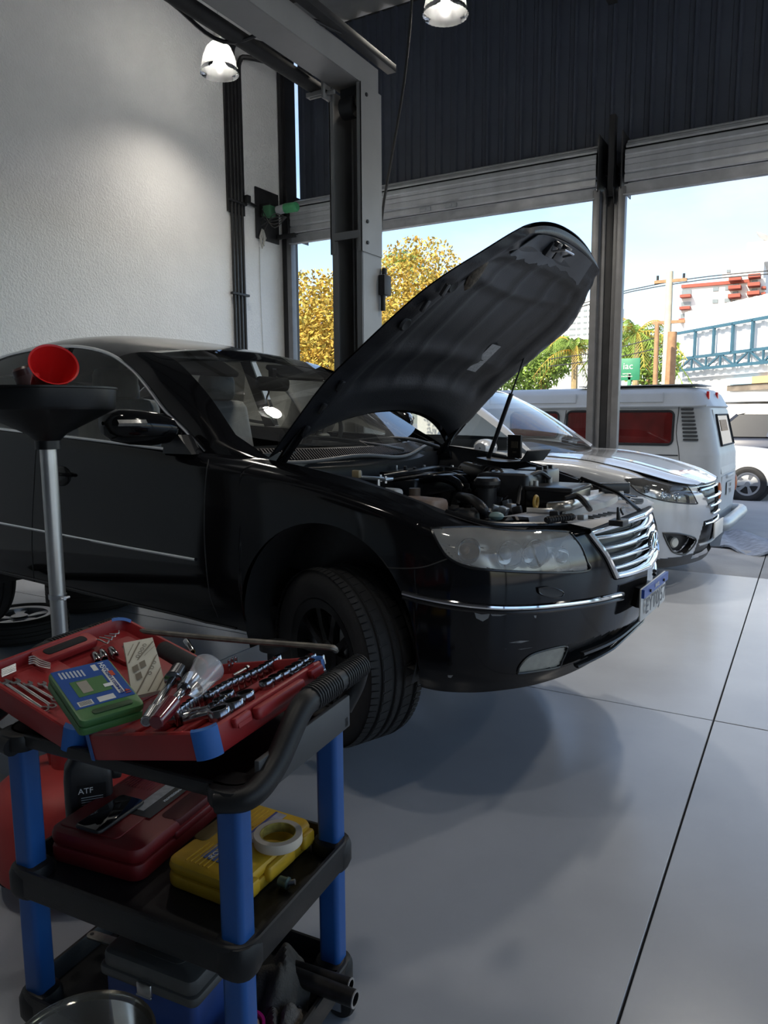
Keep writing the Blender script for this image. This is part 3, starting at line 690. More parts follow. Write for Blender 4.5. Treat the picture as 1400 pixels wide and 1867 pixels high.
    for q in (1, -1):
        m = MB(); rows = []
        for k in range(i0):
            a, b_ = W[k], D[k]; rows.append([V(*(a+(b_-a)*u+np.array([0, .02, .012])*math.sin(PI*u))) for u in np.linspace(0, 1, 6)])
        rows.insert(0, [V(*(np.array([-.40, .735, .985])+(np.array([-.45, .79, .985])-np.array([-.40, .735, .985]))*u)) for u in np.linspace(0, 1, 6)])
        rows = [[Vector((p.x, p.y*q, p.z)) for p in r] for r in rows]
        m.grid(rows); part('pillar', m, m_bpaint, t, sharp=60)
    # roof
    rows = []
    Rx_ = D[i0-1:61]
    for k, d in enumerate(Rx_):
        u = k/(len(Rx_)-1); zc = d[2]+.075+.02*math.sin(PI*u)-(.03 if k == 0 else 0)*0
        xc = d[0] if k else d[0]
        if u < .12: zc = 1.50+(zc-1.50)*(u/.12)**.6; xc = -1.22+(d[0]+1.22)*min(1, u/.12); 
        row = []
        for v in np.linspace(-1, 1, 33):
            a = abs(v); s = 1-(1-a)**1; w = d[1]*v; z = zc-(zc-d[2])*(a**5*.65+a*a*.35)
            row.append(V(xc+(d[0]-xc)*a*a, w, z))
        rows.append(row)
    m = MB(); m.grid(rows); part('roof', m, m_bpaint, t, sharp=60)
    r0 = rows[0]
    # windscreen
    base = lambda v: np.array([-.40-.18*v*v, .74*v, 1.0+.078*v*v]); top = lambda v: np.array([-1.22+.03*v*v, .60*v, 1.503-.045*v*v])
    rows = [[V(*(base(v)+(top(v)-base(v))*u+np.array([0, 0, .035])*math.sin(PI*u)*(1-.4*v*v))) for v in np.linspace(-1, 1, 25)] for u in np.linspace(0, 1, 14)]
    m = MB(); m.grid(rows); part('windscreen', m, m_ws, t)
    m = MB(); m.grid([[p+Vector((0, 0, .002)) for p in r] for r in rows[-3:]]); part('sunshade_band', m, m_tint, t)
    # header joining screen and roof, rear screen, boot lid
    m = MB(); m.grid([rows[-1], [r0[int(round(i*32/24))] for i in range(25)]]); part('roof_header', m, m_bpaint, t)
    rr = [V(-2.95-.0*abs(v), .62*v, 1.47-.09*v*v) for v in np.linspace(-1, 1, 17)]; rb = [V(-3.42+.06*v*v, .70*v, 1.13-.01*v*v) for v in np.linspace(-1, 1, 17)]
    m = MB(); m.grid([[a.lerp(b_, u)+Vector((0, 0, .02*math.sin(PI*u))) for a, b_ in zip(rr, rb)] for u in np.linspace(0, 1, 6)]); part('rear_screen', m, m_tint, t)
    end = [V(x, w, z) for x, w, z in crom([(-3.42, .80, 1.06), (-3.7, .66, 1.0), (-3.8, .35, .99), (-3.83, 0, .99)], 9)]
    bo = [Vector((p.x, p.y, p.z)) for p in end]+[Vector((p.x, -p.y, p.z)) for p in end[:-1][::-1]]
    m = MB(); m.grid([rb, [a.lerp(b_, .5)+Vector((0, 0, .02)) for a, b_ in zip(rb, bo)], bo]); part('boot_lid', m, m_bpaint, t)
    m = MB()
    for q in (1, -1):
        a = [V(*p) for p in D[58:70]]; c_ = [V(-2.95-.47*u, .62+.08*u, 1.38-.26*u) for u in np.linspace(0, 1, 12)]
        m.grid([[Vector((p.x, p.y*q, p.z)) for p in a], [Vector((p.x, p.y*q, p.z)) for p in c_]])
    part('rear_pillar', m, m_bpaint, t)
    # side glass between belt and window edge, in two panes per side
    belt = lambda x: np.array([x, .885, float(np.interp(x, [-3.4, -2.9, -2.2, -1.4, -.75, -.6], [1.10, 1.125, 1.10, 1.054, 1.012, 1.0]))])
    for q in (1, -1):
        for i_a, i_b in ((1, 37), (39, 66)):
            rows = []
            for d in D[i_a:i_b]:
                bl = belt(d[0]); rows.append([V(*(bl+(d-bl)*u+np.array([0, .015, 0])*math.sin(PI*u)))*1 for u in np.linspace(0, 1, 6)])
            rows = [[Vector((p.x, p.y*q, p.z)) for p in r] for r in rows]
            m = MB(); m.grid(rows); part('door_glass', m, m_tint, t)
        d = D[38]; bl = belt(d[0]); a, c_ = V(*bl), V(*d); m = MB(); m.bar((a.x, a.y*q, a.z), (c_.x, c_.y*q, c_.z), .09, .012, (0, 1, 0)); part('door_pillar', m, m_blk_gloss, t)
        m = MB(); m.tube([Vector((p.x, (p.y-.004)*q, p.z)) for p in (V(*d) for d in D[:68])], .0105, 8, flat=.8); part('window_trim', m, m_chrome, t)
        m = MB(); m.tube([Vector((p.x, (p.y-.006)*q, p.z)) for p in (V(*belt(x)) for x in np.linspace(-3.3, -.70, 40))], .0075, 8); part('belt_trim', m, m_chrome, t)
    # ---- mirror
    for q in (1, -1):
        m = MB(); prof = [(-.085, .02), (-.06, .72), (0, 1.0), (.06, .96), (.10, .75), (.125, .3), (.13, .02)]; rows = []
        for w, k in ((.90, .45), (.93, .85), (.98, 1.0), (1.05, 1.0), (1.10, .9), (1.13, .6), (1.138, .1)):
            cx_, cz = -.80-.55*(w-.9), 1.108+.10*(w-.9)
            rows.append([Vector((cx_+(.105 if math.cos(a) > 0 else .075)*math.cos(a)*k, -w*q, cz+(.066 if math.sin(a) > 0 else .080)*math.sin(a)*k)) for a in np.linspace(0, 2*PI, 25)[:-1]])
        m.grid(rows, cv=True); m.v.append(tuple(sum(rows[-1], Vector())/24)); mm = part('door_mirror', m, m_bpaint, t)
        m = MB(); m.grid([[Vector((-.845-.55*(w-.9)+.152+dx-.25*max(0, w-1.06), -w*q, z_)) for w in np.linspace(1.045, 1.132, 8)] for z_, dx in ((1.120, -.004), (1.132, .003), (1.146, -.006))]); part('turn_signal', m, pm('signal_lens', (.20, .195, .185), .15, var=.2, sc=60), mm)
        m = MB(); m.prism([(-.68, 1.0), (-.86, 1.0), (-.85, 1.06), (-.76, 1.08)], .07, frame((0, -.83*q, 0), (1, 0, 0), (0, -q, 0)) if q == 1 else Matrix(((1, 0, 0, 0), (0, 0, 1, .83), (0, 1, 0, 0), (0, 0, 0, 1)))); part('mirror_foot', m, m_blk_satin, mm)
    # ---- cowl with slatted screen, seal, wipers
    cw = lambda v, u: V(-.36-.16*v*v-.05*u+.03, .70*v, .955+.028*v*v*.6+.045*u)
    m = MB(); m.grid([[cw(v, u)-Vector((0, 0, .012)) for v in np.linspace(-1, 1, 30)] for u in (-.5, 0, 1, 1.4)]); cow = part('cowl', m, m_blackp, t)
    for k in range(96):
        v = -0.96+1.92*k/95; m = MB(); m.bar(cw(v, 0), cw(v+.004, 1.0), .006, .010); part('cowl_slat', m, m_blk_satin, cow)
    m = MB(); m.tube([V(-.315-.17*v*v, .72*v, .955+.012*math.sin(6*v)+.02*v*v) for v in np.linspace(-.9, 1, 40)], .009, 8); part('cowl_seal', m, pm('grey_rubber', (.10, .10, .10), .5), t)
    for k, px in enumerate(([(560, 795), (620, 800), (690, 812), (735, 820)], [(645, 803), (700, 798), (750, 801), (800, 815)])):
        w0, w1 = ((.30, -.25), (-.08, -.60))[k]
        P = [at(p, 'y', -(w0+(w1-w0)*i/3), MC) for i, p in enumerate(px)]; m = MB(); m.tube(crom(P, 20), [.007]*12+[.010]*8, 8); wp = part('wiper', m, m_blackp, t)
        Q = [p+Vector((-.012, 0, -.004)) for p in crom(P, 20)[:13]] if False else [Vector(p)+Vector((-.01, 0, -.01)) for p in crom(P, 20)[:13]]
        m = MB(); m.tube(Q, .006, 6); part('wiper_blade', m, m_rubber, wp)
    # ---- cabin
    m = MB(); m.box((-2.0, 0, .42), (2.7, 1.6, .1)); m.box((-.62, 0, .75), (.35, 1.45, .5)); m.box((-3.0, 0, .8), (.3, 1.4, .7)); part('cabin_floor', m, m_int, t)
    m = MB(); m.grid([[V(-.52-.12*v*v-.32*u, .72*v, 1.01+.02*math.sin(PI*u)-.06*u*u) for v in np.linspace(-1, 1, 17)] for u in np.linspace(0, 1, 5)]); m.box((-.80, 0, .9), (.12, 1.4, .2)); part('dashboard', m, m_int, t)
    for (x, w) in ((-1.5, .38), (-1.5, -.38)):
        m = MB(); m.rbox((x, -w, .66), (.52, .50, .16), .07); m.rbox((x-.30, -w, 0.95), (.14, .48, .62), .06, T(x-.30, 0, .95) @ Ry(-.2) @ T(-x+.30, 0, -.95)); st = part('seat', m, m_leather, t)
        m = MB(); m.rbox((x-.34, -w, 1.335), (.10, .27, .17), .045); part('headrest', m, m_leather, st)
    m = MB(); m.rbox((-2.45, 0, .66), (.5, 1.3, .16), .06); m.rbox((-2.75, 0, .97), (.14, 1.3, .6), .06)
    for w in (.4, -.4): m.rbox((-2.8, w, 1.33), (.09, .26, .14), .04)
    part('rear_bench', m, m_leather, t)
    sw = T(-1.02, .38, 1.0) @ Ry(-1.1); m = MB(); m.tube([(.185*math.cos(a), .185*math.sin(a), 0) for a in np.linspace(0, 2*PI, 36)[:-1]], .014, 8, closed=True, M=sw)
    m.rbox((0, 0, -.01), (.13, .12, .05), .04, sw)
    for a in (0, PI, -PI/2): m.bar(sw @ Vector((0, 0, -.01)), sw @ Vector((.18*math.sin(a+PI/2), .18*math.cos(a+PI/2), 0)), .03, .015)
    part('steering_wheel', m, m_leather, t)
    m = MB(); c = at((497, 700), 'y', -.0, MC); m.rbox((0, 0, 0), (.25, .075, .03), .03, frame(c, (0, 1, 0), (1, 0, -.1))); m.bar(c, c+Vector((.0, 0, .08)), .03, .03); part('inside_mirror', m, m_int, t)
    m = MB(); m.tube([at((488+2*math.sin(k), 708+k*4), 'y', -.02, MC) for k in range(12)], .005, 6); part('hanging_beads', m, pm('beads', (.5, .42, .3), .5), t)
    for w in (.36, -.36):
        m = MB(); m.rbox((-1.17, -w, 1.40), (.16, .40, .02), .04, T(-1.17, 0, 1.40) @ Ry(.5) @ T(1.17, 0, -1.40)); part('sun_visor', m, m_int, t)
    # ---- engine bay tub
    ft = [V(x, w, z) for x, w, z in ((-.39, .755, .97), (-.17, .765, .945), (.04, .765, .917), (.23, .755, .868), (.41, .745, .815), (.566, .71, .775), (.68, .61, .758))]
    m = MB()
    for q in (1, -1):
        rows = [[Vector((p.x, (p.y+dy)*q, p.z-dz)) for p in ft] for dy, dz in ((-.006, .0), (.03, -.004), (.045, .03), (.07, .10), (.09, .45))]
        m.grid(rows)
    m.box((.1, 0, .40), (1.1, 1.4, .02)); m.grid([[V(-.40, w, z) for w in np.linspace(-.76, .76, 6)] for z in (.40, .95)]); part('engine_bay', m, m_blk_satin, t, sharp=50)
    # wheels
    wheel(t, T(0, -.775, .235) @ Rz(-.34), mat=m_blackrim)
    wheel(t, T(0, .775, .235) @ Rz(-.34) @ Rz(PI), mat=m_blackrim, side=1)
    wheel(t, T(-2.78, -.785, .26), mat=m_blackrim, tread=False); wheel(t, T(-2.78, .785, .26) @ Rz(PI), mat=m_blackrim, tread=False)
    m = MB(); m.box((-1.5, 0, .33), (3.6, 1.5, .06)); m.box((.2, 0, .30), (.9, 1.0, .12)); m.cyl((.0, -.7, .24), (0, .7, .24), .03); m.cyl((-2.78, -.7, .26), (-2.78, .7, .26), .03); m.cyl((-3.6, .3, .27), (-.4, .3, .27), .035); part('underbody', m, m_rubber, t)
    return t, sk
def thing_part(name, parent):
    o = bpy.data.objects.new(name, None); COL.objects.link(o); o.empty_display_size = .05; o.parent = parent; return o
car, SK = sedan()
# ================================================================ HOOD AND ENGINE
HA = math.radians(52)
HM = T(-.39, 0, .985) @ Ry(-HA) @ T(.39, 0, -.985)
def hood():
    E = [(-.39, .755, .985), (-.172, .77, .953), (.04, .77, .925), (.23, .76, .876), (.409, .75, .826), (.53, .735, .790), (.63, .675, .772), (.73, .58, .760), (.82, .49, .752), (.87, .43, .748)]
    Cn = [(-.165, 0, 1.005), (-.03, 0, .99), (.11, 0, .97), (.27, 0, .942), (.43, 0, .905), (.54, 0, .880), (.65, 0, .853), (.765, 0, .826), (.862, 0, .803), (.935, 0, .782)]
    n = 60; A = crom(E, n); B = crom(Cn, n); vv = np.linspace(-1, 1, 61)
    def S(i, v, off=0):
        a, b = A[i], B[i]; k = abs(v)**2.2
        return np.array([b[0]+(a[0]-b[0])*k, -a[1]*v, b[2]+(a[2]-b[2])*k-off])
    rows = [[S(i, v) for v in vv] for i in range(n)]
    m = MB(); m.shell(rows, .003); h = part('hood', m, m_bpaint, car, HM, sharp=60)
    # pressed inner frame: flange, channels, padded middle
    def dep(i, v):
        u = i/(n-1); a = abs(v); d = .006
        edge = min(1, max(0, (1-a)/.10))*min(1, u/.06)*min(1, (1-u)/.05)
        d += .034*edge
        pad = min(1, max(0, (.80-a)/.06))*min(1, max(0, (u-.15)/.05))*min(1, max(0, (.78-u)/.05))
        d -= .024*pad
        for c, w in ((0, .045), (.33, .04), (.62, .045)):
            d += pad*.009*math.exp(-((a-c-.10*u*(c > 0))/w)**2)
        d += pad*.012*math.exp(-((u-.30)/.03)**2)+pad*.012*math.exp(-((u-.62-.12*a*a)/.03)**2)
        d += .012*math.exp(-((u-.83)/.018)**2)*(a < .85)
        d += .004*math.sin(u*70)*max(0, min(1, (a-.88)/.03))*(a < .97)
        return d
    rows = [[S(i, v, dep(i, v)) for v in vv] for i in range(1, n-1)]
    m = MB(); m.grid(rows); li = part('hood_liner', m, m_liner, h, sharp=70)
    # loose cover with torn edge near the nose
    rnd = random.Random(3); rows = []
    for k in range(9):
        row = []
        for v in np.linspace(-.66, .72, 46):
            u = .815+.125*k/8; 
            if k == 0: u -= .012*rnd.random()+.014*abs(math.sin(v*17))+.02*math.sin(v*5)
            if k == 8: u -= .012*rnd.random()
            row.append(S(min(n-1, max(0, int(u*(n-1)))), v, .052+.006*math.sin(9*v)+.004*(k == 0)))
        rows.append(row)
    sm = [[np.array(p) for p in r] for r in rows]
    for k in range(9):                                     # exact u instead of snapped rows
        for q, v in enumerate(np.linspace(-.66, .72, 46)):
            u = .80+.13*k/8+(-(.010*rnd.random()+.012*abs(math.sin(v*17))+.015*math.sin(v*5)) if k == 0 else 0)
            f = u*(n-1); i = int(f); t_ = f-i; sm[k][q] = S(i, v, .048+.005*math.sin(9*v))*(1-t_)+S(min(i+1, n-1), v, .048+.005*math.sin(9*v))*t_
    m = MB(); m.shell(sm, .0025); part('torn_cover', m, pm('slate_plastic', (.055, .06, .07), .38, var=.15, sc=10), h, sharp=60)
    for v, w_ in ((.02, .10), (.22, .07)):
        c = Vector(S(int(.88*(n-1)), v, .062)); m = MB(); m.box(c, (.06, w_, .02)); m.box(c+Vector((.03, 0, -.01)), (.02, w_*.6, .03)); part('latch_plate', m, m_blk_satin, h, bevel=.004)
    c = Vector(S(int(.90*(n-1)), .12, .07)); m = MB(); m.tube([c+Vector((-.03, -.06, 0)), c+Vector((0, -.05, -.035)), c+Vector((0, .05, -.035)), c+Vector((-.03, .06, 0))], .005, 8); part('striker', m, m_steel, h)
    # crumpled stain and sticker under the hood
    pts = []
    for k in range(10):
        a = 2*PI*k/10; f = (.22+.035*math.cos(a)); pts.append(S(int(f*(n-1)), -.44+.055*math.sin(a)*1.0, .022))
    c0 = Vector(S(int(.27*(n-1)), -.50, .026)); c1 = Vector(S(int(.27*(n-1)), -.38, .026)); c2 = Vector(S(int(.38*(n-1)), -.38, .027)); c3 = Vector(S(int(.38*(n-1)), -.50, .027))
    m = MB(); m.add([c0, c1, c2, c3], [(0, 1, 2, 3)]); part('service_sticker', m, pm('sticker', (.35, .35, .36), .5, var=.3, sc=90), h)
    c = Vector(S(int(.70*(n-1)), .80, .04)); m = MB(); m.ball(c, (.085, .035, .018), 12); part('worn_spot', m, pm('rust_stain', (.10, .08, .06), .8, var=.4, sc=60, bump=.6), h)
    # bump stops and seal clips along the near edge
    for u in (.10, .16, .23, .52, .60):
        c = Vector(S(int(u*(n-1)), .93, .045)); m = MB(); m.rbox(c, (.05, .022, .014), .006); part('clip', m, m_blk_satin, h)
    for u, v in ((.62, .86), (.44, .90)):
        c = Vector(S(int(u*(n-1)), v, .04)); m = MB(); m.lathe([(.022, .01), (.03, .0), (.022, -.008), (.01, -.004), (0, -.004)], 14, T(*c)); part('drain_hole', m, m_rubber, h)
    for s in (1, -1):                                       # hinge arms
        a = Vector((-.40, s*.70, .93)); b = HM @ Vector((-.20, s*.70, .945)); m = MB(); m.bar(a, b, .02, .05, (0, 1, 0)); m.bar(a+Vector((-.03, 0, -.02)), a+Vector((.08, 0, 0)), .02, .04); part('hinge', m, m_bpaint, car, bevel=.003)
    b0 = at((890, 836), 'y', .68, MC); b1 = at((984, 572), 'y', .60, MC)
    mid = b0.lerp(b1, .47); m = MB(); m.cyl(b0, mid, .012, n=12); m.cyl(mid, b1, .0045, n=10); m.ball(b0, .014, 10); m.ball(b1, .012, 10); part('gas_strut', m, m_blk_satin, car)
    b0 = Vector((b0.x, -b0.y, b0.z))
hood()

def EP(px, z): return at(px, 'z', z, MC)
def engine():
    e = thing_part('engine', car); rnd = random.Random(11)
    def bx(name, c, d, mat, r=.006, rz=0, tilt=0):
        m = MB(); m.rbox((0, 0, 0), d, r, T(*c) @ Rz(rz) @ Ry(tilt)); return part(name, m, mat, e)
    def tb(name, pts, r, mat, n=24, ns=8):
        m = MB(); m.tube(crom(pts, n), r, ns); return part(name, m, mat, e)
    # intake manifold: plenum, six runners, coil covers
    c = Vector((-.02, .10, .80))
    bx('plenum', EP((770, 872), .845)+Vector((0, 0, -.03)), (.20, .46, .09), m_blk_satin, .03)
    for k in range(6):
        y = -.12+.075*k+.06
        tb('runner', [(-.07, y, .855), (.03, y, .872), (.12, y+.01, .84), (.16, y+.012, .75)], [.022]*24, m_blk_gloss, ns=10)
        m = MB(); m.cyl((.175, y+.01, .70), (.165, y+.01, .80), .017); m.cyl((.165, y+.01, .80), (.163, y+.01, .825), .022, .018); part('coil', m, m_blackp, e)
        m = MB(); m.box((.13, y+.04, .80), (.06, .007, .09)); part('heat_fin', m, m_alu, e)
    bx('valve_cover', (.21, .10, .68), (.12, .55, .12), m_alu, .02)
    bx('engine_block', (.08, .08, .58), (.5, .62, .22), m_dark, .03)
    bx('cover_panel', EP((735, 860), .875), (.10, .30, .016), m_blk_gloss, .006, .05)
    for k in range(9):
        p = EP((722+k*17, 856+2*(k % 3)), .875+.008*(k % 2)); m = MB(); m.cyl(p, p+Vector((0, 0, .022)), .009, n=8); part('fitting', m, m_blackp if k % 3 else m_steel, e)
    tb('wire_loom', [EP((700, 868), .87), EP((760, 858), .89), EP((800, 852), .89), EP((850, 858), .88)], .009, m_blackp)
    tb('wire_loom', [EP((716, 876), .86), EP((780, 868), .89), EP((830, 866), .88), EP((870, 868), .87)], .007, m_blk_gloss)
    # filler bottles on the near side
    bx('coolant_tank', EP((772, 898), .84)+Vector((0, 0, -.075)), (.20, .10, .11), pm('tank_plastic', (.38, .29, .24), .45, var=.15, sc=14), .02, -.2)
    m = MB(); p = EP((756, 890), .85); m.cyl(p, p+Vector((0, 0, -.04)), .024); part('tank_cap', m, pm('cap_brown', (.10, .07, .05), .5), e)
    bx('brake_reservoir', EP((712, 888), .86)+Vector((0, 0, -.04)), (.10, .06, .07), pm('reservoir_white', (.55, .55, .53), .45), .015, -.15)
    bx('strut_brace', EP((680, 872), .90), (.18, .05, .012), pm('zinc_plate', (.50, .56, .62), .3, metal=.8), .004, -.12)
    for px in ((657, 862), (694, 869), (703, 872), (690, 878)):
        p = EP(px, .905); m = MB(); m.cyl(p-Vector((0, 0, .02)), p, .007, n=6); m.cyl(p, p+Vector((0, 0, .008)), .006, n=6); part('bolt', m, m_steel, e)
    bx('relay', EP((650, 864), .925), (.035, .02, .03), pm('relay_tan', (.30, .24, .14), .5), .003)
    # intake duct, air box, fuse box, battery
    for k in range(5):
        p = EP((868+9*k, 862+2.6*k), .88); m = MB(); m.lathe([(.045, -.009), (.053, 0), (.045, .009)], 20, frame(p, (0, 0, 1), (.25, .95, 0))); part('duct_ring', m, m_blackp, e)
    tb('intake_duct', [EP((850, 858), .88), EP((880, 866), .88), EP((912, 872), .87), EP((930, 872), .86)], .045, m_blackp, ns=14)
    m = MB(); p = EP((888, 876), .885); m.lathe([(0, .012), (.045, .012), (.056, 0), (.056, -.015), (.04, -.03), (.04, -.12)], 24, T(*p)); part('throttle_cap', m, m_blk_satin, e)
    tb('radiator_hose', [EP((872, 900), .80), EP((884, 892), .845), EP((905, 888), .85), EP((922, 894), .83), EP((924, 905), .78)], .024, m_blackp, ns=12)
    ab = bx('air_box', EP((930, 862), .905)+Vector((0, 0, -.07)), (.24, .22, .15), m_blk_satin, .025, .06)
    for k in range(6):
        p = EP((948+2.5*k, 890+k), .80); m = MB(); m.box(p, (.006, .03, .10)); part('air_box_rib', m, m_blackp, e)
    p = EP((958, 880), .85); m = MB(); m.box((0, 0, 0), (.004, .038, .055), T(*p) @ Rz(-.5)); part('yellow_sticker', m, pm('sticker_yellow', (.55, .48, .12), .5, var=.3, sc=80), e)
    fb = EP((980, 858), .905)+Vector((0, 0, -.05)); bx('fuse_box', fb, (.15, .16, .12), m_blk_satin, .012)
    for k in range(3): bx('fuse_box_clip', fb+Vector((.04, -.06+.06*k-.02, .01)), (.03, .016, .13), m_blackp, .004)
    ba = EP((1018, 893), .84)+Vector((0, 0, -.05)); bx('battery', ba, (.20, .26, .12), m_blk_gloss, .01, .02)
    bx('battery_lid', ba+Vector((0, 0, .062)), (.205, .265, .018), m_blk_satin, .008, .02)
    for s in (-1, 1): m = MB(); m.cyl(ba+Vector((-.07, s*.08, .07)), ba+Vector((-.07, s*.08, .092)), .011, n=10); part('battery_post', m, m_alu, e)
    tb('battery_cable', [ba+Vector((-.07, .08, .09)), ba+Vector((-.09, 0, .12)), ba+Vector((-.12, -.1, .08)), ba+Vector((-.1, -.2, 0))], .010, m_blackp)
    # near-side connectors and pipes ahead of the engine
    bx('steering_pump', EP((895, 915), .79), (.10, .07, .07), m_blk_gloss, .01, .4, .2)
    for px in ((905, 928), (918, 931), (932, 925), (943, 930), (925, 918)):
        bx('connector', EP(px, .79), (.035, .028, .03), rnd.choice([m_alu, pm('zinc_plate', (.5, .56, .62), .3), m_blackp]), .004, rnd.uniform(-.8, .8), rnd.uniform(-.4, .4))
    bx('bracket', EP((890, 932), .77), (.16, .07, .012), m_alu, .004, -.5)
    m = MB(); p = EP((905, 941), .79); m.ball(p, (.03, .022, .016), 12); part('cap', m, pm('teal_cap', (.20, .30, .30), .4), e)
    tb('hose', [EP((838, 905), .80), EP((862, 912), .82), EP((880, 928), .80), EP((884, 944), .76)], .020, m_blackp, ns=10)
    tb('hose', [EP((850, 915), .79), EP((872, 920), .81), EP((890, 938), .78)], .013, m_blk_gloss)
    m = MB(); p = EP((977, 915), .83); m.tube([p+Vector((.0, .018*math.cos(a), .022*math.sin(a))) for a in np.linspace(0, 2*PI, 18)[:-1]], .006, 8, closed=True); m.cyl(p-Vector((0, 0, .02)), p-Vector((0, 0, .10)), .006, n=8); part('dipstick', m, pm('dipstick_ochre', (.42, .26, .05), .45), e)
    # radiator top: cross pipes, loom, coils
    tb('cross_pipe', [EP((960, 932), .80), EP((1010, 932), .80), EP((1060, 915), .80), EP((1110, 897), .79)], .014, m_alu)
    tb('cross_pipe', [EP((1020, 936), .79), EP((1070, 920), .79), EP((1125, 904), .785)], .011, m_blk_satin, ns=10)
    tb('cross_pipe', [EP((1000, 925), .81), EP((1035, 922), .82), EP((1065, 912), .81)], .020, pm('alloy_pipe', (.5, .48, .44), .3, metal=.8), ns=10)
    tb('wire_loom', [EP((1030, 910), .84), EP((1052, 905), .85), EP((1068, 918), .83), EP((1075, 928), .80)], .012, m_blackp)
    for k in range(10): p = EP((1000+4.6*k, 948-.6*k), .79); m = MB(); m.lathe([(.010, -.004), (.014, 0), (.010, .004)], 12, frame(p, (0, 0, 1), (.1, 1, 0))); part('loom_ring', m, m_blackp, e)
    tb('wire_loom', [EP((995, 948), .79), EP((1046, 942), .79)], .010, m_blackp)
    for px in ((1098, 893), (1108, 897), (1120, 895), (1130, 900), (1142, 908), (1150, 915), (1062, 943), (1010, 936)):
        bx('connector', EP(px, .80), (.032, .024, .02), rnd.choice([m_blackp, m_blk_satin, m_alu]), .004, rnd.uniform(-.8, .8), rnd.uniform(-.3, .3))
    bx('horn_bracket', EP((1120, 890), .82), (.14, .03, .05), m_blk_satin, .006, .7)
    tb('inner_rail', [EP((1060, 872), .88), EP((1090, 884), .86), EP((1130, 902), .83), EP((1165, 930), .80)], .008, m_blk_gloss)
    # grille top cover with slots and latch
    rows = []
    for x_, z_, wf in ((.50, .775, 1.1), (.60, .792, 1.08), (.62, .793, 1.06), (.66, .79, 1.04), (.665, .768, 1.03), (.74, .768, 1.0), (.80, .772, .95)):
        rows.append([Vector((x_+.115*(1-v*v), -.52*wf*v, z_+.008*(1-v*v))) for v in np.linspace(-1, 1, 25)])
    m = MB(); m.grid(rows); tc = part('radiator_cover', m, m_duct, e, sharp=25)
    m = MB(); m.grid([rows[-1], [Vector((.86+.075*(1-v*v), -.44*v, .752+.032*(1-v*v))) for v in np.linspace(-1, 1, 25)]]); part('grille_top', m, m_chrome if False else m_duct, e)
    for s in (1, -1):
        for k in range(6):
            v = s*(.32+.075*k); m = MB(); m.box((.785+.115*(1-v*v)-.03, -.5*v, .777), (.05, .012, .004), None); part('slot', m, m_blackp, tc)
    for s in (1, -1): tb('lamp_ledge', [Vector((.42, -s*.72, .815)), Vector((.57, -s*.69, .780)), Vector((.68, -s*.57, .768)), Vector((.78, -s*.47, .765))], .010, m_blk_gloss)
    for s in (1, -1): m = MB(); m.grid([[Vector((x, -s*w, z)) for x, w, z in ((.40, .735, .81), (.56, .70, .775), (.68, .60, .76), (.80, .48, .755))], [Vector((x, -s*w, z)) for x, w, z in ((.38, .64, .79), (.48, .60, .77), (.57, .53, .77), (.66, .44, .772))]]); part('lamp_shelf', m, m_blk_gloss, e)
    c = EP((1128, 945), .79); m = MB(); m.box(c-Vector((0, 0, .014)), (.05, .075, .02)); m.tube([c+Vector((0, 0, -.01)), c+Vector((-.005, .0, .04))], [.009, .004], 8); m.tube(crom([c+Vector((.01, .02, .01)), c+Vector((0, .02, .03)), c+Vector((.0, .06, .034))], 8), .004, 8); part('hood_latch', m, m_blackp, e, bevel=.003)
    for k in range(60):                                      # small hardware all over the bay
        p = EP((rnd.uniform(740, 1110), 0), .8) if False else Vector((rnd.uniform(-.28, .55), rnd.uniform(-.45, .6), rnd.uniform(.70, .80)))
        if rnd.random() < .5: bx('small_fitting', p, (rnd.uniform(.015, .05), rnd.uniform(.015, .04), rnd.uniform(.02, .05)), rnd.choice([m_blackp, m_blk_satin, m_alu, m_steel]), .004, rnd.uniform(0, 3))
        else:
            q = p+Vector((rnd.uniform(-.15, .15), rnd.uniform(-.2, .2), 0)); tb('small_hose', [p, (p+q)/2+Vector((0, 0, .04)), q], rnd.uniform(.005, .011), rnd.choice([m_blackp, m_blk_gloss]), 10, 6)
engine()

# things left on the far fender
fl = MC @ Vector((-.03, .80, .945))
def on_far(px, z): return at(px, 'z', z)
NB = at((938, 836), 'y', .70, MC)
t = thing('spiral_notebook', 'black spiral notebook standing on the ledge behind the engine bay', 'notebook', MC @ T(NB.x, NB.y, NB.z) @ Rz(-.35))
m = MB(); m.box((0, 0, .065), (.095, .014, .125)); part('cover', m, pm('notebook_cover', (.02, .018, .016), .5), t, bevel=.002)
m = MB()
for k in range(12): m.tube([(-.048+.006*math.cos(a), .009*math.sin(a), .012+.0095*k) for a in np.linspace(0, 2*PI, 10)[:-1]], .0012, 5, closed=True)
part('spiral', m, m_steel, t)
m = MB(); m.box((.005, -.0085, .075), (.048, .002, .036)); part('badge', m, pm('badge_tan', (.16, .13, .09), .5, var=.4, sc=120), t)
m = MB(); m.box((.005, -.0085, .035), (.026, .002, .008)); part('badge', m, pm('badge_tan', (.16, .13, .09), .5, var=.4, sc=120), t)
m = MB(); m.shell([[(-.16+.34*u, .10*v-.03, .012+.03*abs(u-.5)**2*2+(.05*(u-.88)/.12 if u > .88 else 0)) for u in np.linspace(0, 1, 16)] for v in (-1, -.3, .4, 1)], .006)
solo('parts_tray', m, m_blackp, 'shallow black plastic tray under the spiral notebook', 'tray', M=MC @ T(NB.x, NB.y, NB.z-.022) @ Rz(-.25))
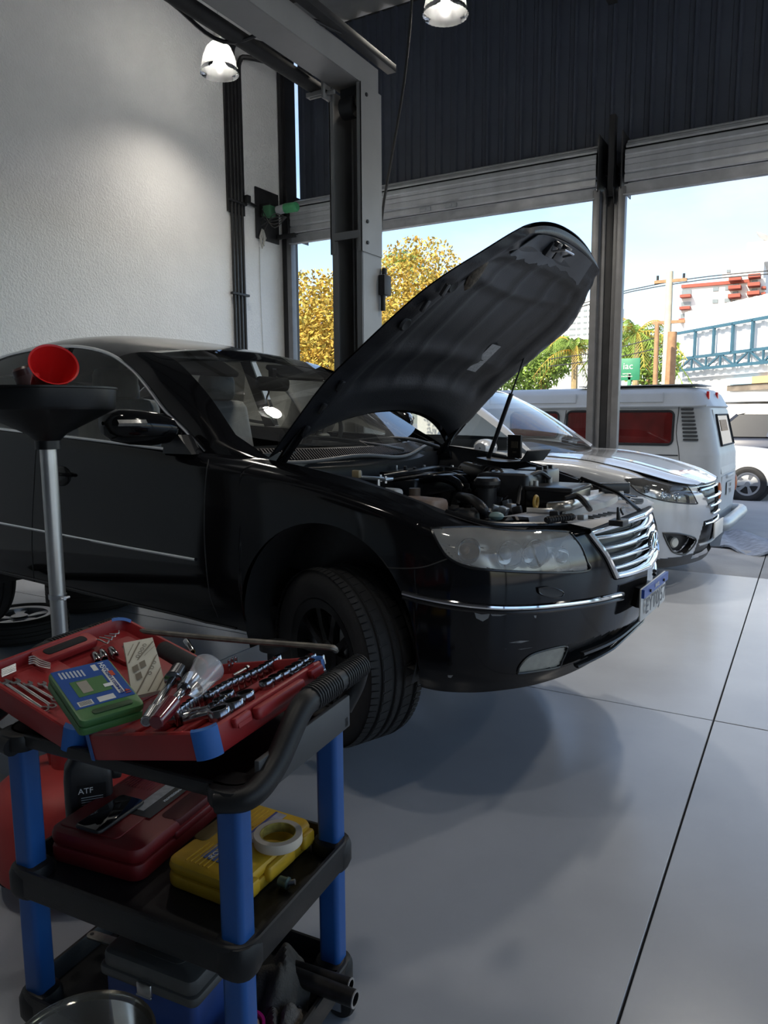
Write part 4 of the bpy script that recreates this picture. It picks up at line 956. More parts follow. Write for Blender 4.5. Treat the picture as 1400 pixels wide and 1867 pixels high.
# ================================================================ SILVER SUV BEHIND THE SEDAN
m_silver_p = pm('silver_white_paint', (.44, .455, .48), .26, metal=.25, var=.03, coat=1.0)
m_white_p = pm('white_paint', (.62, .63, .63), .3, var=.05, sc=3, coat=.5)
m_clear = glass('clear_lens', (.85, .87, .88), haze=.08)
MS = T(-1.578, 6.815, 0) @ Rz(-.0605)
def suv_prof(zb, zs, zt, it): return [(.07, zb), (.03, zb+.10), (0, .58), (.008, .78), (.03, zs), (.03+(it-.03)*.42, zs+.72*(zt-zs)), (it, zt)]
def suv():
    t = thing('silver_suv', 'silver suv parked between the black sedan and the door post', 'car', MS)
    ctrl = [(-3.72, 0, .35, .95, 1.1, .05), (-3.66, .5, .35, .95, 1.1, .05), (-3.5, .78, .33, 1.0, 1.15, .06), (-3.2, .87, .30, 1.02, 1.18, .06), (-2.7, .92, .28, 1.05, 1.2, .06), (-1.5, .945, .27, 1.05, 1.18, .06),
            (-.6, .945, .26, 1.02, 1.12, .08), (-.35, .945, .26, 1.0, 1.085, .19), (0, .945, .26, .99, 1.06, .19), (.3, .94, .25, .94, 1.01, .19), (.5, .915, .235, .90, .965, .16), (.62, .86, .235, .87, .93, .13),
            (.72, .77, .225, .845, .90, .09), (.81, .60, .22, .82, .872, .05), (.88, .38, .215, .80, .86, .04), (.92, .15, .21, .79, .855, .04), (.925, 0, .21, .79, .855, .04)]
    sk = Skin(chull(ctrl, (0, -2.7), 440, 84, suv_prof, .40, .37), MS)
    HL = [(1139, 873.6), (1161, 895), (1183, 905.7), (1218.6, 914.6), (1267, 919), (1268.6, 913), (1261, 898.6), (1250.7, 886), (1218.6, 877), (1183, 873)]
    FG = [(1208, 971.7), (1218.6, 995), (1229, 1007.5), (1250.7, 1008.6), (1268.6, 984), (1243.6, 974)]
    sk.open('lamp', lambda p, c: c[0] > .3 and inpoly(p, HL)); sk.open('fog', lambda p, c: c[0] > .3 and inpoly(p, FG))
    sk.open('grille', lambda p, c: c[0] > .8 and .60 < c[2] < .84 and abs(c[1]) < .16+(c[2]-.6)*1.0)
    sk.open('lowgrille', lambda p, c: c[0] > .75 and .26 < c[2] < .56 and abs(c[1]) < .42-(c[2]-.26)*.35)
    sk.open('sill', lambda p, c: c[2] < .285+(.0 if c[0] < .4 else .02))
    part('body', sk.skin(), m_silver_p, t, sharp=60)
    for q in (1, -1):
        mir = (lambda P: P) if q == 1 else (lambda P: [Vector((p.x, -p.y, p.z)) for p in P])
        def pat(n, o): vs, fs = sk.patch(n, o); mm = MB(); mm.add(vs if q == 1 else mirror(vs), fs); return mm
        l = part('headlamp', pat('lamp', .003), m_clear, t); part('reflector', pat('lamp', -.07), m_refl, l)
        ring = mir([sk.hit(p, .002) for p in crom(HL+[HL[0]], 40)[:-1]]); inner = mir([sk.hit(p, -.07) for p in crom(HL+[HL[0]], 40)[:-1]])
        m = MB(); m.tube(ring, .005, 6, closed=True); part('lamp_seal', m, m_blackp, l); m = MB(); m.grid([ring, inner], cv=True); part('lamp_housing', m, m_blackp, l)
        for px, r in (((1180, 887), .035), ((1218, 897), .05), ((1240, 904), .04)):
            c = mir([sk.hit(px, -.045)])[0]; m = MB(); d = Vector((.85, -.5*q, 0)); m.lathe([(r, .02), (r, .015), (r*.6, -.01), (0, -.015)], 22, frame(c, (0, 0, 1), d)); m.ball(c, r*.4, 12); part('lamp_bowl', m, m_chrome, l)
        f = part('fog_recess', pat('fog', -.06), m_blackp, t)
        ring = mir([sk.hit(p, .001) for p in crom(FG+[FG[0]], 30)[:-1]]); inner = mir([sk.hit(p, -.06) for p in crom(FG+[FG[0]], 30)[:-1]])
        m = MB(); m.grid([ring, inner], cv=True); m.tube(ring, .008, 6, closed=True); part('fog_surround', m, m_blackp, f)
        c = mir([sk.hit((1235, 991), -.03)])[0]; m = MB(); m.lathe([(0, .012), (.035, .01), (.043, 0), (.043, -.03)], 22, frame(c, (0, 0, 1), Vector((.85, -.5*q, 0)))); part('fog_lamp', m, pm('fog_glass', (.5, .5, .46), .2), f)
        part('grille_backing', pat('grille', -.03), m_blackp, t); part('lower_grille', pat('lowgrille', -.03), m_blackp, t); part('lower_cladding', pat('sill', .004), m_blackp, t)
    def fpath(zf, w0, n=30, off=0):
        out = []
        for w in np.linspace(w0, -w0, n):
            p, nn, i, dd = sk.bvh.ray_cast(Vector((2.5, -abs(w), zf(abs(w)))), Vector((-1, 0, 0)))
            if p is not None and p.x > .6: out.append(Vector((p.x+off, -w, p.z)))
        return out
    g = thing_part('grille', t)
    for z, w, r in ((.825, .36, .016), (.75, .31, .018), (.68, .24, .018), (.61, .16, .014)):
        m = MB(); m.tube(fpath(lambda a, z=z: z-.05*a*a, w, off=.006), r, 8, flat=.7); part('grille_bar', m, m_chrome, g)
    for z, w in ((.53, .30), (.36, .36)):
        m = MB(); m.tube(fpath(lambda a, z=z: z+.02*a, w, off=.004), .012, 8); part('lower_bar', m, m_chrome if z > .5 else m_galvd, g)
    m = MB(); m.box((.955, 0, .47), (.012, .40, .13)); part('number_plate', m, pm('plate_white', (.62, .62, .6), .4), t, bevel=.003)
    # hood
    E = crom([(-.35, .755, 1.085), (0, .755, 1.062), (.3, .75, 1.012), (.5, .75, .967), (.62, .72, .932), (.72, .67, .902), (.81, .53, .874), (.84, .46, .868)], 34); C = crom([(-.30, 0, 1.09), (0, 0, 1.085), (.25, 0, 1.05), (.45, 0, 1.005), (.6, 0, .965), (.72, 0, .93), (.82, 0, .895), (.895, 0, .865)], 34)
    rows = []
    for a, b in zip(E, C):
        rows.append([Vector((b[0]+(a[0]-b[0])*v*v, -a[1]*v, b[2]+(a[2]-b[2])*abs(v)**3+.012*math.exp(-((abs(v)-.72)/.10)**2))) for v in np.linspace(-1, 1, 41)])
    m = MB(); m.grid(rows); part('hood', m, m_silver_p, t, sharp=60)
    for s in (1, -1): m = MB(); m.tube([Vector((r[0 if s == -1 else -1].x, r[0 if s == -1 else -1].y, r[0].z+.001)) for r in rows], .004, 6); part('hood_gap', m, m_blackp, t)
    m = MB(); m.tube([p+Vector((.006, 0, -.006)) for p in rows[-1]], .006, 6); part('hood_front_gap', m, m_blackp, t)
    # cabin
    base = lambda v: np.array([-.24-.16*v*v, .76*v, 1.09+.01*v*v]); top = lambda v: np.array([-1.22, .56*v, 1.66-.03*v*v])
    rows = [[V(*(base(v)+(top(v)-base(v))*u+np.array([.0, 0, .04])*math.sin(PI*u))) for v in np.linspace(-1, 1, 17)] for u in np.linspace(0, 1, 10)]
    m = MB(); m.grid(rows); part('windscreen', m, m_ws, t)
    for q in (1, -1):
        a = [r[-1 if q == 1 else 0] for r in rows]; b = [V(*p) for p in crom([(-.40, .84, 1.10), (-.9, .78, 1.42), (-1.25, .70, 1.60)], 10)]; b = [Vector((p.x, p.y*q, p.z)) for p in b]
        m = MB(); m.grid([a, [p.lerp(r, .5)+Vector((0, 0, .02)) for p, r in zip(a, b)], b]); part('pillar', m, m_silver_p, t)
        up = [V(*p)*1 for p in crom([(-.52, .83, 1.17), (-.9, .78, 1.42), (-1.25, .70, 1.60), (-2.2, .69, 1.63), (-3.2, .70, 1.58)], 24)]; lo = [V(x, .885, 1.15) for x in np.linspace(-.5, -3.3, 24)]
        m = MB(); m.grid([[Vector((p.x, p.y*q, p.z)) for p in up], [Vector((p.x, p.y*q, p.z)) for p in lo]]); part('side_glass', m, m_tint, t)
        m = MB(); rws = []
        for w, k in ((.92, .5), (.95, .9), (1.02, 1.0), (1.09, .95), (1.125, .6), (1.13, .1)): rws.append([Vector((-.73+.085*k*math.cos(a), -w*q, 1.155+(.075 if math.sin(a) > 0 else .085)*k*math.sin(a))) for a in np.linspace(0, 2*PI, 19)[:-1]])
        m.grid(rws, cv=True); part('door_mirror', m, m_silver_p, t)
    R = [[V(x, w*k, z-.05*w*w) for w in np.linspace(-1, 1, 13)] for x, z, k in ((-1.22, 1.67, .60), (-1.25, 1.68, .70), (-2.2, 1.73, .70), (-3.2, 1.70, .70), (-3.5, 1.6, .66))]
    m = MB(); m.grid(R); part('roof', m, m_silver_p, t)
    m = MB(); m.box((-2.0, 0, .6), (3.0, 1.6, .5)); m.box((-.6, 0, .95), (.5, 1.5, .3)); m.box((-3.4, 0, 1.2), (.15, 1.4, .8)); part('cabin', m, m_int, t)
    for px, w in (([(985, 826), (1000, 823), (1018, 826)], .45), ([(1038, 824), (1050, 822), (1070, 825)], -.1)):
        m = MB(); m.tube([at(p, 'y', -w, MS) for p in px], .010, 6); part('wiper', m, m_blackp, t)
    for ax in (0, -2.7):
        for s in (1, -1):
            m = MB(); m.grid([[(ax+.403*math.cos(a), -s*w, .37+.403*math.sin(a)) for a in np.linspace(-.3, PI+.3, 20)] for w in (.92, .6)]); m.box((ax, -s*.6, .5), (.8, .02, .6)); part('wheel_liner', m, m_rubber, t)
            wheel(t, T(ax, -s*.81, .362) @ (Rz(0) if s == 1 else Rz(PI)), R=.362, rim=.225, mat=m_silver, tread=False)
suv()

# ================================================================ WHITE CAMPER VAN OUTSIDE
MV = Matrix.Translation((-.993, 10.48, 0)) @ Rz(-.0496) @ Matrix(((-1, 0, 0, 0), (0, -1, 0, 0), (0, 0, 1, 0), (0, 0, 0, 1)))   # x to its nose, y to its left (towards us), z up
ZG = -.36
def van():
    t = thing('camper_van', 'white high-roof camper van with red curtains parked outside', 'van', MV @ T(0, -.86, ZG))
    O = T(0, .86, -ZG)                                         # parts are given from the near rear corner at floor height
    m_van = pm('van_white', (.55, .56, .56), .42, var=.09, sc=2.2, bump=.03, bsc=20)
    W = 1.72
    # sections: (z, side inset, rear u)
    lev = [(-.13, .05, .10), (-.05, .01, .04), (.35, 0, .0), (.86, .0, .02), (.90, .006, .03), (.935, .012, .04), (1.2, .035, .10), (1.49, .06, .17), (1.515, .035, .14), (1.545, .055, .165), (1.68, .075, .24), (1.745, .14, .33), (1.785, .30, .52), (1.795, .86, 1.0)]
    rows = []
    for z, i, u0 in lev:
        r = []; L = 4.35-(max(0, z-.9)*.45); c = max(.04, .16 if z < 1.5 else .22); a0, a1, b0, b1 = u0, L, -i, -W+i; c = min(c, (b0-b1)/2*.95)
        for cx_, cy_, s0 in ((a0+c, b0-c, PI/2), (a0+c, b1+c, PI), (a1-c, b1+c, 1.5*PI), (a1-c, b0-c, 2*PI)):
            for k in range(7): q = s0+PI/2*k/6; r.append((cx_+c*math.cos(q), cy_+c*math.sin(q), z))
        rows.append(r)
    m = MB(); m.grid(rows, cv=True); k = len(rows[0]); m.f.append(tuple(range(len(m.v)-k, len(m.v)))); m.f.append(tuple(range(k))); part('body', m, m_van, t, O, sharp=50)
    # side windows with curtains behind the glass
    def sidewin(px, curtain):
        P = [at(p, 'y', 0, MV) for p in px]; u0, u1 = min(p.x for p in P), max(p.x for p in P); z0, z1 = min(p.z for p in P), max(p.z for p in P); r = .07
        lean = lambda z: -float(np.interp(z, [l[0] for l in lev], [l[1] for l in lev]))
        ring = []
        for cx_, cz, s0 in ((u1-r, z1-r, 0), (u0+r, z1-r, PI/2), (u0+r, z0+r, PI), (u1-r, z0+r, 1.5*PI)):
            for q in range(6): a = s0+PI/2*q/5; ring.append(Vector((cx_+r*math.cos(a), lean(cz+r*math.sin(a))+.014, cz+r*math.sin(a))))
        c = sum(ring, Vector())/len(ring); m = MB(); m.add([c]+[p-Vector((0, .004, 0)) for p in ring], [(0, i+1, (i+1) % len(ring)+1) for i in range(len(ring))]); w = part('side_window', m, glass('van_glass', (.72, .70, .70)), t, O)
        m = MB(); m.tube(ring, .014, 6, closed=True); part('window_rubber', m, m_rubber, w)
        m = MB(); n = 40; m.grid([[(u0+.02+(u1-u0-.04)*q/n, lean(z)+.0065+.0015*math.sin(q*1.3), z) for q in range(n+1)] for z in np.linspace(z0+.02, z1-.02, 8)]); part('curtain', m, pm('red_curtain', (.42, .05, .05), .8, var=.25, sc=5), w)
    sidewin(((1090, 750), (1225, 811)), 1); sidewin(((1032, 750), (1084, 811)), 1); sidewin(((930, 752), (1016, 798)), 1)
    for k in range(9):                                         # louvres on the rear quarter
        z = 1.475-.05*k; m = MB(); m.rbox((.44-.012*k*.7, -.046+.0045*k, z), (.19-.004*(8-k), .03, .028), .012); part('louvre', m, pm('louvre_dark', (.05, .05, .05), .7), t, O)
    for px in ([(1237, 740), (1232, 790), (1238, 830), (1239, 900)], [(1030, 748), (1024, 800), (1022, 830)]):
        m = MB(); m.tube([Vector((p.x, -float(np.interp(p.z, [l[0] for l in lev], [l[1] for l in lev]))+.001, p.z)) for p in (at(q, 'y', 0, MV) for q in crom(px, 10))], .005, 5); part('panel_seam', m, m_rubber, t, O)
    m = MB(); m.tube([(u, .004, .865) for u in (.52, 1.5, 3.0, 4.0)], .008, 6); part('side_rail', m, m_dark, t, O)
    m = MB(); m.tube([(.2, -.03, 1.52), (1.5, -.03, 1.52), (4.0, -.03, 1.50)], .016, 6); part('gutter', m, m_van, t, O)
    for u0, u1 in ((.75, 1.75), (1.95, 3.3)):
        m = MB(); m.tube([(u0, -.066, 1.70), (u0, -.058, 1.58), (u1, -.058, 1.58), (u1, -.066, 1.70)], .009, 6); part('roof_crease', m, m_van, t, O)
    # rear: hatch, glass, plate, lamps, bumper
    ru = lambda z: float(np.interp(z, [l[0] for l in lev], [l[2] for l in lev]))
    def rear(poly, off, th=.01):
        m = MB(); P = [Vector((ru(z)-off, y, z)) for y, z in poly]; c = sum(P, Vector())/len(P); n = len(P); Q = [p+Vector((th, 0, 0)) for p in P]
        m.add([c]+P+Q, [(0, i+1, (i+1) % n+1) for i in range(n)]+[(i+1, (i+1) % n+1, n+(i+1) % n+1, n+i+1) for i in range(n)]); return m
    h = part('tailgate', rear([(-.20, .62), (-.22, 1.47), (-1.50, 1.47), (-1.52, .62)], .012, .02), m_van, t, O)
    m = rear([(-.33, .99), (-.36, 1.40), (-1.36, 1.40), (-1.39, .99)], .018); part('rear_window', m, pm('rear_glass', (.10, .10, .10), .06, spec=.9), h)
    m = MB(); m.tube([Vector((ru(z)-.02, y, z)) for y, z in ((-.33, .99), (-.36, 1.40), (-1.36, 1.40), (-1.39, .99))], .014, 6, closed=True); part('window_rubber', m, m_rubber, h)
    part('rear_patch', rear([(-.55, 1.18), (-.55, 1.33), (-1.1, 1.33), (-1.1, 1.18)], .022, .002), pm('patch_orange', (.45, .25, .12), .6, var=.3, sc=40), h)  # orange patch on the rear window pane
    part('engine_lid', rear([(-.25, .10), (-.25, .58), (-1.47, .58), (-1.47, .10)], .012, .02), m_van, t, O)
    p = part('number_plate', rear([(-.62, .30), (-.62, .48), (-1.1, .48), (-1.1, .30)], .022, .004), pm('plate_grey', (.45, .46, .46), .4), t, O)
    text('plate_text', 'LNF', .07, pm('plate_ink', (.03, .03, .035), .4), p, frame((-.026, -.86, .43), (0, -1, 0), (-1, 0, 0))); text('plate_text', '3916', .085, pm('plate_ink', (.03, .03, .035), .4), p, frame((-.026, -.86, .35), (0, -1, 0), (-1, 0, 0)))
    m = MB(); m.box((.0, -.86, .56), (.06, .55, .05)); part('plate_lamp', m, m_van, t, O, bevel=.015)
    for y in (-.13, -W+.13):
        m = MB(); m.ball((.01, y, .40), (.03, .055, .12), 14); part('tail_lamp', m, pm('lamp_orange', (.55, .14, .04), .25), t, O)
    for y in (-.25, -.95): m = MB(); m.box((ru(1.66)-.005, y, 1.655), (.035, .085, .11)); part('marker_lamp', m, pm('lamp_red', (.65, .02, .02), .25), t, O, bevel=.008)
    m = MB(); m.tube(crom([(.35, .04, -.02), (.02, .05, -.02), (-.09, -.08, -.02), (-.10, -.86, -.02), (-.09, -W+.08, -.02), (.02, -W-.05, -.02), (.35, -W-.04, -.02)], 40), .085, 10, flat=1.0); part('bumper', m, pm('bumper_silver', (.5, .51, .5), .35, metal=.4), t, O)
    m = MB(); m.box((1.15, -.72, 1.806), (1.6, 1.1, .012)); part('roof_board', m, pm('board_grey', (.5, .5, .5), .6), t, O)
    for u in (.95, 3.35):
        for y in (-.12, -W+.12):
            m = tyre(.32, .19, .2, False, 40); part('tyre', m, m_rubber, t, O @ T(u, y, ZG+.32))
van()

# ================================================================ OTHER PARKED CARS
def simple_car(name, label, M, L=4.4, Wd=1.8, Hh=1.6, paint=None, nose=1.05, tail=.9, deck=.98, glassz=None):
    """hatch or suv: lower hull, cabin, windows, wheels, lamps; x to its nose, origin on the ground at the middle"""
    t = thing(name, label, 'car', M); h = Wd/2; R = .35
    def sec(x, z0, z1, w, rr): return [(x, -w, z0+rr), (x, -w+.02, (z0+z1)/2), (x, -w*.96, z1-rr), (x, -w*.86, z1), (x, 0, z1+.03), (x, w*.86, z1), (x, w*.96, z1-rr), (x, w-.02, (z0+z1)/2), (x, w, z0+rr), (x, w*.9, z0), (x, -w*.9, z0)]
    st = [(-L/2, .45, deck-.15, h*.75), (-L/2+.08, .32, deck-.03, h*.9), (-L/2+.4, .25, deck, h*.98), (0, .24, deck, h), (L/2-1.35, .24, deck, h), (L/2-.9, .25, deck-.03, h), (L/2-.35, .26, deck-.10, h*.97), (L/2-.08, .28, deck-.18, h*.85), (L/2, .42, deck-.32, h*.7)]
    m = MB(); m.grid([sec(x, a, b, w, .1) for x, a, b, w in st], cv=True); m.f += [tuple(range(11)), tuple(range(len(m.v)-11, len(m.v)))]; part('body', m, paint, t, sharp=50)
    x0, x1, x2, x3 = L/2-nose-.35, L/2-nose-1.0, -L/2+tail*.45, -L/2+.12
    wl, wu = h*.93, h*.74; zt = Hh
    m = MB(); ring = lambda z, w, xa, xb: [(xa, -w*.9, z), (xa+.0, w*.9, z), (xb, w, z), (xb, -w, z)]
    m.grid([[(x3+.05, w, zt-.06) if False else (x2, -wu, zt-.05), (x2, wu, zt-.05)], [(x2+.3, -wu, zt), (x2+.3, wu, zt)], [(x1-.2, -wu, zt), (x1-.2, wu, zt)], [(x1, -wu, zt-.04), (x1, wu, zt-.04)]]); part('roof', m, paint, t)
    gm = pm('car_glass', (.015, .018, .022), .2, spec=.3)
    m = MB(); m.add([(x0, -wl, deck), (x0, wl, deck), (x1, wu, zt-.04), (x1, -wu, zt-.04)], [(0, 1, 2, 3)]); part('windscreen', m, gm, t)
    m = MB(); m.add([(x3, -wl, deck), (x3, wl, deck), (x2, wu, zt-.05), (x2, -wu, zt-.05)], [(0, 1, 2, 3)]); part('rear_window', m, gm, t)
    for s in (1, -1):
        m = MB(); m.add([(x0, s*wl, deck), (x3, s*wl, deck), (x2, s*wu, zt-.05), (x1, s*wu, zt-.04)], [(0, 1, 2, 3)]); part('side_window', m, gm, t)
        for xa, xb in ((x0, x1), (x3, x2), ((x0+x3)/2, (x1+x2)/2)):
            m = MB(); m.bar((xa, s*(wl+.004), deck), (xb, s*(wu+.004), zt-.04), .07, .02, (0, 1, 0)); part('pillar', m, paint, t)
        m = MB(); m.rbox((L/2-nose-.55, s*(h+.09), deck+.10), (.12, .2, .13), .04); part('door_mirror', m, paint, t)
        m = MB(); m.rbox((L/2-.16, s*h*.70, deck-.20), (.26, .36, .14), .05); part('headlamp', m, pm('car_lamp', (.5, .5, .5), .1, spec=.8), t)
        m = MB(); m.rbox((-L/2+.10, s*h*.78, deck-.12), (.16, .26, .24), .04); part('tail_lamp', m, pm('lamp_red', (.65, .02, .02), .25), t)
        for ax in (L/2-.88, -L/2+.85):
            m = MB(); m.lathe([(0, 0), (.43, 0), (.43, .05), (.38, .06), (.0, .06)], 30, T(ax, s*(h-.105), R+.02) @ Rx(-s*PI/2)); part('arch_trim', m, m_blackp, t)
            wheel(t, T(ax, s*(h-.08), R) @ (Rz(PI) if s == 1 else Rz(0)), R=R, W=.22, rim=.23, mat=m_silver, spokes=5, tread=False)
    m = MB(); m.rbox((L/2-.03, 0, .48), (.12, Wd*.8, .24), .05); m.rbox((-L/2+.03, 0, .5), (.14, Wd*.85, .2), .05); part('bumper', m, m_blackp if paint is not MATS.get('silver_white_paint') else m_galv, t)
    return t
g = lambda px, z=ZG: at(px, 'z', z)
p = g((1366, 913)); simple_car('white_suv', 'white suv with alloy wheels parked beyond the camper van', T(p.x-1.32, p.y+.85, ZG) @ Rz(-.05), 4.4, 1.82, 1.62, m_white_p, deck=1.05)
simple_car('pickup', 'pale silver car with a red tail lamp half hidden behind the camper van', T(-3.45, 13.7, ZG) @ Rz(PI-.03), 4.3, 1.7, 1.45, m_silver_p)
simple_car('dark_suv', 'dark suv with a raised tail lamp on the far side of the street', T(-1.6, 23.5, ZG) @ Rz(PI-.05), 4.4, 1.8, 1.75, pm('dark_blue_paint', (.03, .035, .05), .2, coat=1), deck=1.1)
simple_car('beige_car', 'beige hatchback parked at the far right of the street', T(1.0, 28, ZG) @ Rz(PI), 4.2, 1.75, 1.5, pm('beige_paint', (.42, .39, .33), .3, coat=1))
# grey ground mat by the van
m = MB(); P = [at(q, 'z', zz) for q, zz in (((1312, 1003), -.06), ((1345, 1012), -.03), ((1385, 1018), -.02), ((1440, 1012), -.02))]
Q = [at(q, 'z', zz) for q, zz in (((1320, 972), -.10), ((1350, 977), -.10), ((1400, 985), -.10), ((1440, 990), -.10))]
rows = []
for u in np.linspace(0, 1, 8): rows.append([Vector(a).lerp(Vector(b), u)+Vector((0, 0, .05+.03*math.sin(5*u+i*.7))) for i, (a, b) in enumerate(zip(crom(P, 14), crom(Q, 14)))])
m.shell(rows, .02); solo('floor_mat', m, pm('grey_mat', (.22, .25, .31), .85, var=.3, sc=14, bump=.3), 'rumpled blue-grey mat lying by the camper van bumper', 'mat')

# ================================================================ THE STREET BEYOND
def blk(name, mat, parent, p0, p1):
    m = MB(); m.box([(a+b)/2 for a, b in zip(p0, p1)], [abs(b-a) for a, b in zip(p0, p1)]); return part(name, m, mat, parent)
m_bw = pm('building_white', (.66, .65, .63), .8, var=.03, sc=.3); m_red = pm('terracotta', (.30, .075, .05), .8, var=.1, sc=1); m_win = pm('far_window', (.16, .19, .20), .15, spec=.7)
def P2(px, y): return at(px, 'y', y)
# block of flats with red-brown balconies
y = 75; a, b = P2((1238, 600), y), P2((1392, 600), y); t = thing('apartment_block', 'white apartment block with red-brown balconies and a rooftop tower', 'building', T((a.x+b.x)/2, y, ZG)); X = lambda q: P2((q, 600), y).x-(a.x+b.x)/2; Z = lambda q, x=1300: P2((x, q), y).z-ZG
blk('wall', m_bw, t, (X(1240), 0, 0), (X(1390), 12, Z(515))); blk('wall', m_bw, t, (X(1310), .4, Z(515)), (X(1385), 11, Z(484))); blk('roof_tower', m_bw, t, (X(1352), .6, Z(484)), (X(1391), 10, Z(447))); blk('cornice', m_red, t, (X(1239), -.25, Z(521)), (X(1362), 0, Z(515)))
for r, yy in enumerate((527, 549, 571)):
    w = blk('window', m_win, t, (X(1240), -.12, Z(yy+7)), (X(1257), 0, Z(yy-2))); blk('balcony', m_red, t, (X(1239), -.9, Z(yy+13)), (X(1258), 0, Z(yy+8)))
    for xx, ww in ((1296, 10), (1318, 12)): blk('window', m_win, t, (X(xx), -.1, Z(yy+4)), (X(xx+ww), 0, Z(yy-3)))
for xx in (1326, 1360):
    for r in range(4):
        yy = 512+r*15-(xx-1326)*.07; blk('balcony', m_red, t, (X(xx), -1.3, Z(yy+6)), (X(xx+22), 0, Z(yy))); blk('window', m_win, t, (X(xx+6), -.1, Z(yy+13)), (X(xx+16), 0, Z(yy+8)))
for xx, yy in ((1384, 531), (1384, 541), (1384, 556)): blk('balcony', m_red, t, (X(xx), -.6, Z(yy+4)), (X(xx+8), .4, Z(yy)))
blk('window', m_win, t, (X(1318), .28, Z(498)), (X(1325), .4, Z(493)))
m = MB(); c = Vector((X(1380), 2, Z(440))); m.lathe([(0, 0), (.6, .1), (1.0, .35), (.95, .36), (.55, .14), (0, .05)], 18, T(*c) @ Ry(.5)); m.cyl(c-Vector((0, 0, .6)), c, .08); part('satellite_dish', m, m_bw, t)
# pale slab block with rows of little windows
y = 95; a, b = P2((930, 640), y), P2((1096, 640), y); t = thing('slab_block', 'pale tower block with rows of tiny windows seen past the open hood', 'building', T((a.x+b.x)/2, y, ZG)); mid = (a.x+b.x)/2
blk('wall', m_bw, t, (a.x-mid, 0, 0), (b.x-mid, 12, P2((1040, 548), y).z-ZG)); Xs = lambda q: P2((q, 640), y).x-mid; Zs = lambda q: P2((1040, q), y).z-ZG
wm = MB(); wm.box((0, 0, 0), (1, .1, 1)); wme = wm.mesh('window')
for r in range(13):
    for c, xx in enumerate(np.arange(950, 1096, 11.5)):
        wd = (.42, .42, .8)[c % 3]; put('window', wme, m_win, t, T(Xs(xx), -.02, Zs(558+10.6*r)) @ Matrix.Diagonal((wd, 1, .22, 1)))
# shop with a corrugated sign wall on blue trusses
y = 42; MSH = T(P2((1236, 640), y).x, y, ZG) @ Rz(-.85); t = thing('sign_shop', 'shop building with a white corrugated sign wall on blue steel trusses', 'building', MSH)
Xs = lambda q: at((q, 640), 'y', 0, MSH).x; Zs = lambda q: at((1236, q), 'y', 0, MSH).z
m_cor = pm('corrugated_white', (.72, .73, .74), .6, var=.04); m_blue = pm('truss_blue', (.04, .11, .16), .5)
k = 0; xx = Xs(1236); cm = MB(); cm.prism([(0, 0), (.30, 0), (.36, -.07), (.56, -.07), (.62, 0), (.62, .05), (0, .05)], 1); cme = cm.mesh('sign_sheet')
while xx < Xs(1440):
    put('sign_sheet', cme, m_cor, t, T(xx, .3, Zs(690)) @ Matrix.Diagonal((1, 1, Zs(570)-Zs(690), 1))); xx += .62
sl = lambda q, base: base-(q-1236)*.092                     # the trusses climb to the right in the photo because they come nearer
for px0 in (608, 655, 676): m = MB(); m.bar((Xs(1234), 0, Zs(px0)), (Xs(1440), 0, Zs(px0)), .12, .14); part('truss_chord', m, m_blue, t)
for q in (1266, 1300, 1334, 1370, 1405): m = MB(); m.bar((Xs(q), 0, Zs(608)), (Xs(q), 0, Zs(655)), .12, .12, (0, 1, 0)); part('truss_post', m, m_blue, t)
for i, q in enumerate(range(1236, 1430, 26)):
    m = MB(); z0, z1 = (Zs(655), Zs(676)) if i % 2 else (Zs(676), Zs(655)); m.bar((Xs(q), 0, z0), (Xs(q+26), 0, z1), .08, .08, (0, 1, 0)); m.bar((Xs(q), 0, Zs(655)), (Xs(q), 0, Zs(676)), .08, .08, (0, 1, 0)); part('truss_web', m, m_blue, t)
blk('shop_wall', m_bw, t, (Xs(1230), .5, 0), (Xs(1450), 8, Zs(688))); blk('blue_sign', pm('sign_pale_blue', (.35, .55, .70), .6), t, (Xs(1322), .1, Zs(707)), (Xs(1370), .45, Zs(696))); blk('orange_sign', pm('sign_orange', (.55, .35, .18), .6), t, (Xs(1370), .1, Zs(707)), (Xs(1440), .45, Zs(696)))
blk('opening', pm('shop_dark', (.18, .15, .12), .8, var=.4, sc=1.5), t, (Xs(1322), .2, Zs(717)), (Xs(1440), .48, Zs(708))); blk('awning', m_cor, t, (Xs(1300), -1.6, Zs(736)), (Xs(1440), .4, Zs(722)))
gate = blk('gate', pm('gate_brown', (.22, .16, .10), .7), t, (Xs(1372), -.2, 0), (Xs(1450), .3, Zs(740)))
for k in range(14): m = MB(); m.box((Xs(1374)+k*.25, -.3, Zs(740)*.5), (.06, .08, Zs(740))); part('gate_bar', m, pm('gate_brown2', (.3, .22, .14), .6), gate)
blk('side_panel', pm('pale_panel', (.55, .65, .7), .6), t, (Xs(1330), -.3, 0), (Xs(1362), .3, Zs(742)))
